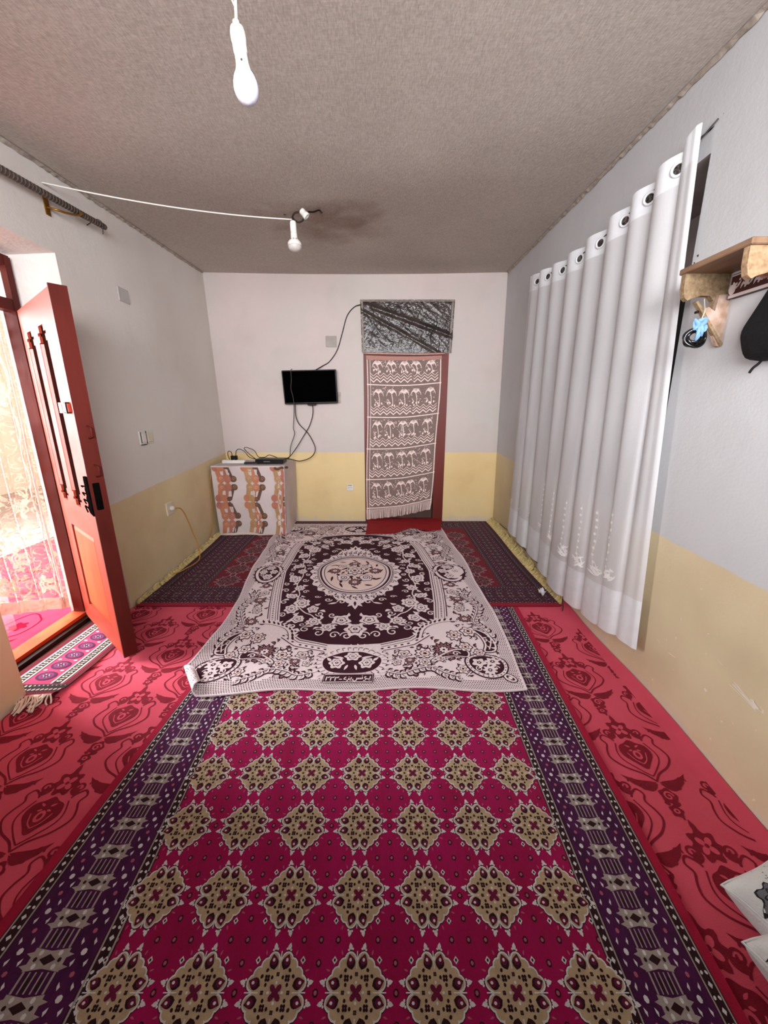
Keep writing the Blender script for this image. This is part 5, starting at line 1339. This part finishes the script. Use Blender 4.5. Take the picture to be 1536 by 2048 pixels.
# parameter q runs along the cloth: 0 far edge .. 8.6 near edge; one eyelet per unit
def tabi(T, q):
    q = max(0, min(len(T) - 1.0001, q)); i = int(q); return lerp(T[i], T[i + 1], q - i)
TOPY = [3.80] + eyel_y + [1.838]
TOPZ = [2.505] + [z + .045 for z in eyel_z] + [2.455]
BOTY = [3.89, 3.70, 3.42, 3.14, 2.86, 2.60, 2.34, 2.11, 1.90, 1.690]
BOTZ = [.155, .155, .14, .125, .10, .08, .10, .135, .19, .225]
def curt(qn, v, h=0):
    """qn 0..9 along the cloth; v 0 top .. 1 hem"""
    ty, tz, by, bz = tabi(TOPY, qn), tabi(TOPZ, qn), tabi(BOTY, qn), tabi(BOTZ, qn)
    ph = 2 * pi * (qn + .26)
    amp = lerp(.030, .020, v) * (1.0 if qn > 1 else .6)
    sk = lerp(.034, .020, v)
    y = lerp(ty, by, v) - sk * sin(ph) + .012 * v * sin(3.3 * qn)
    z = lerp(tz, bz, v)
    x = min(xr(y, z), 1.36) - .052 - amp * (cos(ph) * .8 + .2 * cos(2 * ph + 3 * v)) - .012 * v * sin(1.7 * qn)
    if qn > 8.2:                                       # near edge turned back into a flat flap
        f = min(1, (qn - 8.2) / .5); x = lerp(x, xr(y, z) - lerp(.058, .052, v), f); y = lerp(y, lerp(ty, by, v), f); z += .02 * (1 - v) * f
    if qn > 8.90: x += (qn - 8.90) * .12
    return (x - h, y, z)
NQ = 9 * 22
def v_of(z_from_top, qn, top=True): return None
vt = .052; vb = .885; cup = {}
for nm, va, vb_, m_ in (('top_band', 0.0, vt, m_hemw), ('cloth', vt, vb, m_sheer), ('bottom_band', vb, 1.0, m_hemw)):
    mb = MB(); nv = 4 if nm != 'cloth' else 40
    mb.grid(lambda u, v: curt(9 * u, lerp(va, vb_, v)), NQ, nv); cup[nm] = mb.build(nm, [m_], cu)
m_ey = mat('eyelet_grey', (0.50, 0.48, 0.45), 0.3, 0.1, metal=.5); m_eyh = mat('eyelet_dark', (0.47, 0.44, 0.41), 0.6, 0.1)
for i in range(8):
    q = i + 1 - .03; c = curt(q, .026); p1 = curt(q - .05, .026); p2 = curt(q + .05, .026)
    t = (p2[0] - p1[0], p2[1] - p1[1]); l = sqrt(t[0] ** 2 + t[1] ** 2); t = (t[0] / l, t[1] / l); nrm = (t[1], -t[0])
    if nrm[0] > 0: nrm = (-nrm[0], -nrm[1])
    if nrm[1] > 0 and abs(nrm[1]) > abs(nrm[0]) * 3: nrm = (-nrm[0], -nrm[1])
    F = lambda x, y, z, c=c, t=t, nrm=nrm: (c[0] + t[0] * x + nrm[0] * z, c[1] + t[1] * x + nrm[1] * z, c[2] + y)
    mb = MB(); ringp = [(.030, .002), (.030, .006), (.026, .009), (.021, .008), (.019, .003)]
    V = []; n = 20
    mb.lathe([(.0005, .0025), (.021, .0025)], 20, 1, F)
    for r, z in ringp:
        for j in range(n): V.append(F(r * cos(2 * pi * j / n), r * sin(2 * pi * j / n), z))
    mb.add(V, [(a * n + j, a * n + (j + 1) % n, (a + 1) * n + (j + 1) % n, (a + 1) * n + j) for a in range(len(ringp) - 1) for j in range(n)], 0, True)
    mb.build('eyelet', [m_hemw, m_eyh], cup['top_band'])
mb = MB(); pts = [(xr(TOPY[i + 1], 2.38) - .040, TOPY[i + 1], eyel_z[i] + .012) for i in range(8)]
pts = [(xr(3.85, 2.45) - .005, 3.83, 2.44)] + pts + [(xr(1.82, 2.47) - .004, 1.815, 2.473)]
mb.tube(crm(pts, 4), .003, 6); mb.build('hanging_wire', [m_gry], cu)
# embroidery near the hem
mb = MB(); P = Pat(mb, lambda q, v, h: curt(q, v, h + .003), .0006); rr = random.Random(21)
for q in [i * .9 + .45 for i in range(9)]:
    for k in range(9): P.ell(q + rr.uniform(-.02, .02), .70 + k * .019, .035, .004, 0, 1, 0, 7)
    P.line(crm([(q, .69), (q + .05, .76), (q - .02, .82), (q + .12, .862), (q + .30, .85)], 4), .006, 0, 1)
    for k in range(12): P.leaf(q + rr.uniform(-.15, .35), .84 + rr.uniform(-.012, .025), q + rr.uniform(-.15, .35), .85 + rr.uniform(-.012, .025), .006, 0, 1)
mb.build('embroidery', [mat('white_thread', (0.96, 0.96, 0.95), 0.7, 0.03)], cup['cloth'])
# inside the niche
mb = MB(); mb.rbox((1.36, NYA + .012, NZA + .004), (1.625, NYB - .005, 1.93), .006)
dk = tag(mb.build('niche_cupboard', [mat('black_wood', (0.06, 0.05, 0.05), 0.45, 0.2, 8)]), 'black cupboard standing in the curtained niche of the right wall', 'cupboard')
mb = MB(); mb.box((1.352, NYA + .01, 1.0), (1.36, 2.72, 1.90)); mb.build('door', [mat('black_wood2', (0.075, 0.065, 0.06), 0.4, 0.2, 8)], dk)
mb = MB(); mb.box((1.352, 2.74, 1.0), (1.36, NYB - .01, 1.90)); mb.build('door', [MATS['black_wood2']], dk)
m_nail = mat('rusty_nail', (0.16, 0.09, 0.07), 0.5, 0.2, metal=.4)
def nail(name, label, pts, r=.004):
    mb = MB(); mb.tube(crm(pts, 4), r, 6); tag(mb.build(name, [m_nail]), label, 'nail')
nail('bent_nail', 'long dark nail with a bent head above the near end of the white curtain', [(xr(1.80, 2.47), 1.795, 2.480), (1.305, 1.80, 2.474), (1.29, 1.815, 2.470), (1.285, 1.835, 2.462), (1.27, 1.89, 2.452)], .0028)
nail('short_nail', 'small bent nail in the wall beside the shelf and niche edge', [(xr(1.80, 2.0), 1.815, 1.985), (1.30, 1.81, 1.99), (1.295, 1.80, 2.00), (1.288, 1.80, 2.012)])
nail('lower_nail', 'bent nail by the niche edge just over the far end of the shelf', [(xr(1.84, 1.94), 1.86, 1.930), (1.29, 1.85, 1.945), (1.275, 1.85, 1.965), (1.262, 1.86, 1.975)])

# ------------------------------------------------------------------ shelf, rack and things hanging on the right wall
sh_ = thing('wall_shelf', 'short wooden shelf on sawn brackets on the right wall', 'shelf', (1.22, 1.48, 1.89))
m_board = mat('shelf_board', (0.60, 0.48, 0.38), 0.5, 0.3, 9, 0.15, 60, second=(0.46, 0.35, 0.27), stretch=(3, .6, 1))
m_osb = mat('chipboard', (0.62, 0.53, 0.41), 0.8, 0.25, 75, 0.3, 80, second=(0.47, 0.38, 0.28))
m_osbl = mat('pale_chipboard', (0.70, 0.59, 0.46), 0.8, 0.2, 75, 0.3, 80, second=(0.57, 0.45, 0.33))
m_pale = mat('paint_smeared_wood', (0.76, 0.66, 0.61), 0.75, 0.2, 30, 0.3, 60, second=(0.60, 0.48, 0.38))
WXS = 1.290
mb = MB(); mb.rbox((1.112, 1.335, 1.886), (WXS, 1.635, 1.906), .003); mb.build('board', [m_board], sh_)
for y in (1.605, 1.345):
    mb = MB(); ol = [(1.118, 1.886), (1.120, 1.835), (1.128, 1.805), (1.142, 1.795), (1.158, 1.803), (1.190, 1.812), (1.222, 1.812), (1.240, 1.795), (1.248, 1.755), (1.262, 1.770), (1.290, 1.79), (WXS, 1.80), (WXS, 1.886)]
    mb.prism(ol, lambda u, v, d: (u, d, v), y, y + .022); o_ = mb.build('bracket', [m_osb if y > 1.5 else m_osbl], sh_)
mb = MB(); mb.prism([(1.244, 1.81), (WXS, 1.815), (WXS, 1.655), (1.286, 1.632), (1.272, 1.635), (1.225, 1.72), (1.195, 1.765), (1.215, 1.77), (1.240, 1.755)], lambda u, v, d: (u, d, v), 1.588, 1.604); wpost = mb.build('wall_post', [m_pale], sh_)
mb = MB(); mb.prism([(1.158, 1.786), (1.166, 1.790), (1.292, 1.640), (1.284, 1.632)], lambda u, v, d: (u, d, v), 1.582, 1.6005)
mb.build('brace', [m_osb], sh_)
mb = MB(); mb.lathe([(.005, 0), (.005, .012), (.001, .013)], 8, 0, lambda x, y, z: (1.172 + x, 1.594 - z, 1.752 + y)); mb.build('nail_head', [m_nail], wpost)
rk = thing('coat_rack', 'dark red painted board with white flower marks under the shelf', 'coat rack', (1.28, 1.35, 1.83))
mb = MB(); mb.rbox((1.266, 1.05, 1.792), (1.290, 1.575, 1.872), .003); rkb = mb.build('board', [mat('maroon_board', (0.27, 0.10, 0.10), 0.5, 0.2, 20)], rk)
mb = MB(); P = Pat(mb, lambda y, z, h: (1.2655 - h, y, z), .0006); rr = random.Random(3)
for k in range(9):
    y = 1.555 - k * .05; P.lobed(y, 1.83, .012, 5, 0, 1, .3); P.leaf(y - .012, 1.822, y - .028, 1.845, .008, 0, 1); P.leaf(y + .012, 1.838, y + .022, 1.815, .008, 0, 1); P.ell(y - .02, 1.848, .004, .004, 0, 1)
P.poly([(1.572, 1.792), (1.05, 1.792), (1.05, 1.803), (1.572, 1.803)], 0, 1); P.line([(1.572, 1.866), (1.05, 1.866)], .004, 0, 1); P.ell(1.560, 1.82, .014, .018, 0, 1.5)
mb.build('flower_marks', [mat('chalk_white', (0.82, 0.76, 0.75), 0.6, 0.1)], rkb)
for y in (1.395,):
    mb = MB(); mb.tube([(1.268, y, 1.838), (1.240, y, 1.834), (1.222, y, 1.830), (1.212, y, 1.826)], [.014, .016, .022, .012], 12); mb.build('peg', [mat('pink_peg', (0.72, 0.50, 0.42), 0.4, 0.1)], rk)
# cable coil tied with a blue rag
cc = thing('cable_coil', 'coil of black cable tied with a pale blue rag hanging from the shelf bracket', 'cable coil', (1.107, 1.50, 1.66))
mb = MB(); rr = random.Random(8)
for k in range(9):
    r = .030 + rr.uniform(-.006, .006); ox, oz, oy = rr.uniform(-.004, .004), rr.uniform(-.006, .004), rr.uniform(-.008, .008)
    mb.tube([(1.128 + ox + r * 1.08 * cos(t), 1.515 + oy + .006 * sin(2 * t + k), 1.655 + oz + r * .88 * sin(t)) for t in [2 * pi * i / 28 for i in range(28)]], .0052, 7, closed=True)
mb.build('coil', [mat('black_gloss_cable', (0.03, 0.03, 0.035), 0.25, 0.1, spec=.6)], cc)
mb = MB(); m_blue = mat('blue_rag', (0.50, 0.66, 0.83), 0.8, 0.15, 40)
for a, b, w_ in (((1.128, 1.682), (1.106, 1.712), .03), ((1.128, 1.682), (1.150, 1.716), .032), ((1.126, 1.700), (1.124, 1.640), .022), ((1.130, 1.70), (1.142, 1.655), .026), ((1.122, 1.69), (1.108, 1.676), .022)):
    Pq = Pat(mb, lambda u, v, h: (u, 1.500 - h + .004 * sin(90 * u + 60 * v), v), .001); Pq.leaf(a[0], a[1], b[0], b[1], w_, 0, 1, .15)
    mb.tube([(a[0], 1.502, a[1]), ((a[0] + b[0]) / 2, 1.497, (a[1] + b[1]) / 2), (b[0], 1.502, b[1])], [.006, w_ * .30, .004], 8)
mb.build('rag_tie', [m_blue], cc)
mb = MB(); mb.tube(crm([(1.128, 1.502, 1.70), (1.150, 1.52, 1.74), (1.190, 1.58, 1.775), (1.20, 1.60, 1.80)], 5), .0018, 6); mb.build('string', [m_ivory], cc)
# black bag hanging from the rack
bgp = thing('black_bag', 'black cloth bag hanging from the rack at the right edge', 'bag', (1.23, 1.30, 1.72))
mb = MB()
prof = [(u + .030, v + .004) for u, v in ((1.222, 1.800), (1.188, 1.70), (1.172, 1.650), (1.176, 1.612), (1.196, 1.560), (1.250, 1.556), (1.258, 1.60), (1.258, 1.72), (1.245, 1.80))]
pr = crm(prof, 3, True)
n = len(pr); cxx, czz = 1.252, 1.674
V = []; LYR = [(1.405, .80), (1.40, .95), (1.37, 1.0), (1.27, 1.0), (1.22, .92), (1.20, .7)]
for y, s_ in LYR: V += [(cxx + (u - cxx) * s_, y + .01 * sin(20 * v), czz + (v - czz) * s_) for u, v in pr]
F = [(a * n + j, a * n + (j + 1) % n, (a + 1) * n + (j + 1) % n, (a + 1) * n + j) for a in range(len(LYR) - 1) for j in range(n)] + [list(range(n))[::-1], [(len(LYR) - 1) * n + j for j in range(n)]]
mb.add(V, F, 0, False); m_bag = mat('black_cloth', (0.035, 0.035, 0.04), 0.8, 0.2, 20, 0.3, 40)
mb.build('pouch', [m_bag], bgp)
mb = MB(); mb.tube(crm([(1.262, 1.36, 1.59), (1.252, 1.365, 1.555), (1.236, 1.37, 1.535), (1.228, 1.37, 1.520)], 4), .004, 6); mb.build('loose_strap', [m_bag], bgp)
mb = MB(); mb.tube(crm([(1.262, 1.39, 1.835), (1.259, 1.39, 1.815), (1.262, 1.35, 1.78)], 4), .005, 6); mb.build('hanging_loop', [m_bag], bgp)

# ------------------------------------------------------------------ cushions by the right wall
m_cu = mat('cushion_white', (0.83, 0.83, 0.82), 0.85, 0.05, 8, 0.2, 200); m_cg = mat('cushion_grey', (0.42, 0.42, 0.44), 0.85, 0.15, 25); m_cd = mat('cushion_dark', (0.14, 0.14, 0.15), 0.85, 0.15, 30)
def cushion(name, label, cx_, cy_, cz_, ang, L_, W_, H_c, tilt, seed, pw=3.2, group='grey and white cushions by the right wall'):
    ca, sa = cos(ang), sin(ang); ct, st_ = cos(tilt), sin(tilt)
    def T(u, v, s_, h=0):
        """u, v in -1..1, s_ = +1 top / -1 underside"""
        e = (1 - abs(u) ** pw) * (1 - abs(v) ** pw); th = H_c / 2 * max(0, e) ** .55
        pin = 1 - .07 * (1 - abs(u) ** 2) * abs(v) ** 3; pin2 = 1 - .07 * (1 - abs(v) ** 2) * abs(u) ** 3
        X, Y, Z = u * L_ / 2 * pin2, v * W_ / 2 * pin, s_ * (th + h) + .004 * sin(9 * u + 4 * v) * e
        Y, Z = Y * ct - Z * st_, Y * st_ + Z * ct
        return (cx_ + X * ca - Y * sa, cy_ + X * sa + Y * ca, cz_ + Z)
    t = thing(name, label, 'cushion', (cx_, cy_, cz_), group)
    mb = MB(); sg = lambda q: (abs(2 * q - 1) ** .8) * (1 if q > .5 else -1)
    for s_ in (1, -1): mb.grid(lambda u, v: T(sg(u), sg(v), s_), 30, 30)
    P = Pat(mb, lambda u, v, h: T(max(-.99, min(.99, u)), max(-.99, min(.99, v)), 1, h + .0012), .0009); rr = random.Random(seed)
    for (x, y, r, n_) in ((-.62, -.55, .26, 7), (-.20, -.62, .22, 6), (.30, -.50, .28, 8), (-.70, .0, .16, 6), (-.75, .45, .2, 6), (.7, .1, .25, 7), (.1, .55, .24, 7), (-.3, .2, .12, 6), (.65, .7, .2, 6), (-.88, -.85, .10, 5)):
        P.lobed(x, y, r, n_, 2, 1, .2); P.lobed(x, y, r * .88, n_, 1, 2, .2); P.lobed(x, y, r * .55, n_, 2, 3, .25, .4); P.lobed(x, y, r * .45, n_, 1, 4, .25, .4); P.ell(x, y, r * .14, r * .14, 2, 5)
    for k in range(26):
        x, y, a = rr.uniform(-.9, .9), rr.uniform(-.9, .9), rr.uniform(0, 6.3); P.leaf(x, y, x + .2 * cos(a), y + .2 * sin(a), .09, 2, .8, .2); P.leaf(x + .02 * cos(a), y + .02 * sin(a), x + .17 * cos(a), y + .17 * sin(a), .05, 1, 1.6, .2)
    for k in range(60): P.ell(rr.uniform(-.9, .9), rr.uniform(-.9, .9), .012, .012, 1, .7, 0, 5)
    cov = mb.build('cover', [m_cu, m_cg, m_cd], t)
    mb = MB(); per = [(-.99 + 1.98 * i / 12, -.99) for i in range(12)] + [(.99, -.99 + 1.98 * i / 12) for i in range(12)] + [(.99 - 1.98 * i / 12, .99) for i in range(12)] + [(-.99, .99 - 1.98 * i / 12) for i in range(12)]
    mb.tube([T(u, v, 1) for u, v in per], .004, 6, closed=True); mb.build('piping', [m_cu], cov)
    return t
def corner(tip, a, L_, W_):                          # centre of a cushion whose corner is at tip, long side at angle a
    return tip[0] + cos(a) * L_ / 2 + sin(a) * W_ / 2, tip[1] + sin(a) * L_ / 2 - cos(a) * W_ / 2
c1 = corner((.948, .768), .32, .27, .34); c2 = corner((.905, .652), .20, .34, .34)
cushion('floor_cushion', 'white cushion with grey flowers, its pointed corner towards the purple border', c1[0], c1[1], .118, .32, .27, .34, .20, -.05, 4, 3.0)
cushion('floor_cushion', 'darker grey flowered cushion at the bottom right corner, nearest the camera', c2[0], c2[1], .100, .20, .34, .34, .17, 0.0, 12, 4.5)

# ------------------------------------------------------------------ lace hanging in the left doorway
def lace_mat(name, base, dens, tint):
    m = bpy.data.materials.new(name); m.use_nodes = True
    nt = m.node_tree; N = nt.nodes; L = nt.links; p = N['Principled BSDF']
    p.inputs['Base Color'].default_value = (*lin(tint), 1); p.inputs['Roughness'].default_value = 0.9
    g = N.new('ShaderNodeNewGeometry')
    mp = N.new('ShaderNodeMapping'); mp.inputs['Scale'].default_value = (0.3, 1, 1); L.new(g.outputs['Position'], mp.inputs[0])
    n = N.new('ShaderNodeTexNoise'); n.inputs['Scale'].default_value = 16; n.inputs['Detail'].default_value = 2; n.inputs['Distortion'].default_value = 1.6; L.new(mp.outputs[0], n.inputs[0])
    s1 = N.new('ShaderNodeMath'); s1.operation = 'SUBTRACT'; L.new(n.outputs[0], s1.inputs[0]); s1.inputs[1].default_value = .5
    ab = N.new('ShaderNodeMath'); ab.operation = 'ABSOLUTE'; L.new(s1.outputs[0], ab.inputs[0])
    mr = N.new('ShaderNodeMapRange'); mr.inputs[1].default_value = .018; mr.inputs[2].default_value = .05; mr.inputs[3].default_value = 1.0; mr.inputs[4].default_value = base; L.new(ab.outputs[0], mr.inputs[0])
    tr = N.new('ShaderNodeBsdfTranslucent'); tr.inputs[0].default_value = (*lin(tint), 1)
    m1 = N.new('ShaderNodeMixShader'); m1.inputs[0].default_value = .03; L.new(p.outputs[0], m1.inputs[1]); L.new(tr.outputs[0], m1.inputs[2])
    tp = N.new('ShaderNodeBsdfTransparent'); m2 = N.new('ShaderNodeMixShader'); L.new(mr.outputs[0], m2.inputs[0]); L.new(tp.outputs[0], m2.inputs[1]); L.new(m1.outputs[0], m2.inputs[2])
    L.new(m2.outputs[0], N['Material Output'].inputs[0]); return m
lx = thing('doorway_lace', 'sheer cream lace curtain hanging in folds across the left doorway', 'curtain', (-2.2, 2.0, 1.9))
LY0, LY1 = 1.64, 2.392
def lf(u, v, h=0):
    y = lerp(LY0, LY1, u); zb = lerp(.40, .07, min(1, max(0, (u - .0) / 1.0)))
    z = lerp(1.93, zb, v)
    x = -2.165 - .022 * sin(34 * u + .6 * sin(3 * v)) * (.4 + .6 * v) - .010 * sin(71 * u + 1)
    return (x - h, y + .006 * sin(8 * v), z)
mb = MB(); mb.grid(lf, 120, 40); mb.build('lace', [lace_mat('cream_lace', .25, 1, (0.93, 0.87, 0.78))], lx)
mb = MB(); P = Pat(mb, lambda u, v, h: (lambda p: (p[0] + h + .002, p[1], p[2]))(lf(u, v)), .0008)
for j in range(24): P.poly([(.95, j / 24), (.985, j / 24), (.985, (j + 1) / 24), (.95, (j + 1) / 24)], 0, 1)
for j in range(40): P.poly([(.905 + .012 * sin(j), j / 40), (.915 + .012 * sin(j), j / 40), (.915 + .012 * sin(j + 1), (j + 1) / 40), (.905 + .012 * sin(j + 1), (j + 1) / 40)], 0, 1)
for i in range(60): P.poly([(i / 60, .955), ((i + 1) / 60, .955), ((i + 1) / 60, 1.0), (i / 60, 1.0)], 0, 1)
for (u, v) in ((.66, .80), (.66, .42), (.78, .62), (.80, .25), (.84, .90), (.56, .6), (.5, .9), (.45, .3)):
    for r in (.045, .032, .018): P.line([(u + r * cos(t), v + r * .45 * sin(t) * (1 + .2 * cos(5 * t))) for t in [2 * pi * i / 18 for i in range(18)]], .005, 0, 1, True)
    for k in range(6): a = k * pi / 3; P.leaf(u + .05 * cos(a), v + .022 * sin(a), u + .085 * cos(a + .2), v + .040 * sin(a + .2), .02, 0, 1)
mb.build('lace_pattern', [mat('hem_cream', (0.95, 0.92, 0.87), 0.9, 0.05, 30, trans=.04)], lx)
l2 = thing('sheer_panel', 'thin white sheer panel trailing to the threshold behind the lace curtain', 'curtain', (-2.25, 1.85, 1.9))
mb = MB()
mb.grid(lambda u, v: (-2.215 - .015 * sin(30 * u), lerp(1.60, 2.02, u) + .02 * v * u, lerp(1.9, .03 + .10 * u, v)), 60, 10)
mb.build('sheer', [mat('sheer_net', (0.93, 0.90, 0.93), 0.9, 0.05, 40, alpha=.26, trans=.03)], l2)
mb = MB(); P = Pat(mb, lambda y, z, h: (-2.196 + h, y, z), .0008)
for (y, z) in ((1.74, .16), (1.86, .22), (1.70, .34), (1.80, .10)):
    for k in range(7): a = 2 * pi * k / 7; P.leaf(y + .012 * cos(a), z + .012 * sin(a), y + .06 * cos(a), z + .06 * sin(a), .016, 0, 1, .2)
    P.spiral(y + .05, z - .04, .03, 1.3, 0, .005, 0, 1)
mb.build('lace_pattern', [MATS['hem_cream']], l2)

# bits on the floor by the right wall
mb = MB(); rr = random.Random(6)
def scr(u, v):
    return (1.215 + .055 * (u - .5) + .02 * (v - .5), 2.69 + .10 * (v - .5) + .03 * (u - .5), .040 + .014 * sin(6 * u + 2) * cos(5 * v) + .008 * sin(17 * u * v + 1))
mb.grid(scr, 10, 12)
tag(mb.build('paper_scrap', [mat('scrap_white', (0.90, 0.91, 0.93), 0.7, 0.05)]), 'small crumpled white scrap among the yellow tassels by the right wall', 'scrap')
mb = MB(); pts = []
for k in range(15):
    y = 4.35 - k * .125; pts.append((xr(y, .08) - .007, y, .085 + .018 * sin(2.1 * y) + .012 * sin(7 * y)))
pts += [(1.295, 2.52, .050), (1.275, 2.46, .030), (1.262, 2.44, .016)]
mb.tube(crm(pts, 4), .0035, 6)
tag(mb.build('thin_wire', [m_gry]), 'thin dark wire running along the foot of the right wall behind the tassels', 'wire')
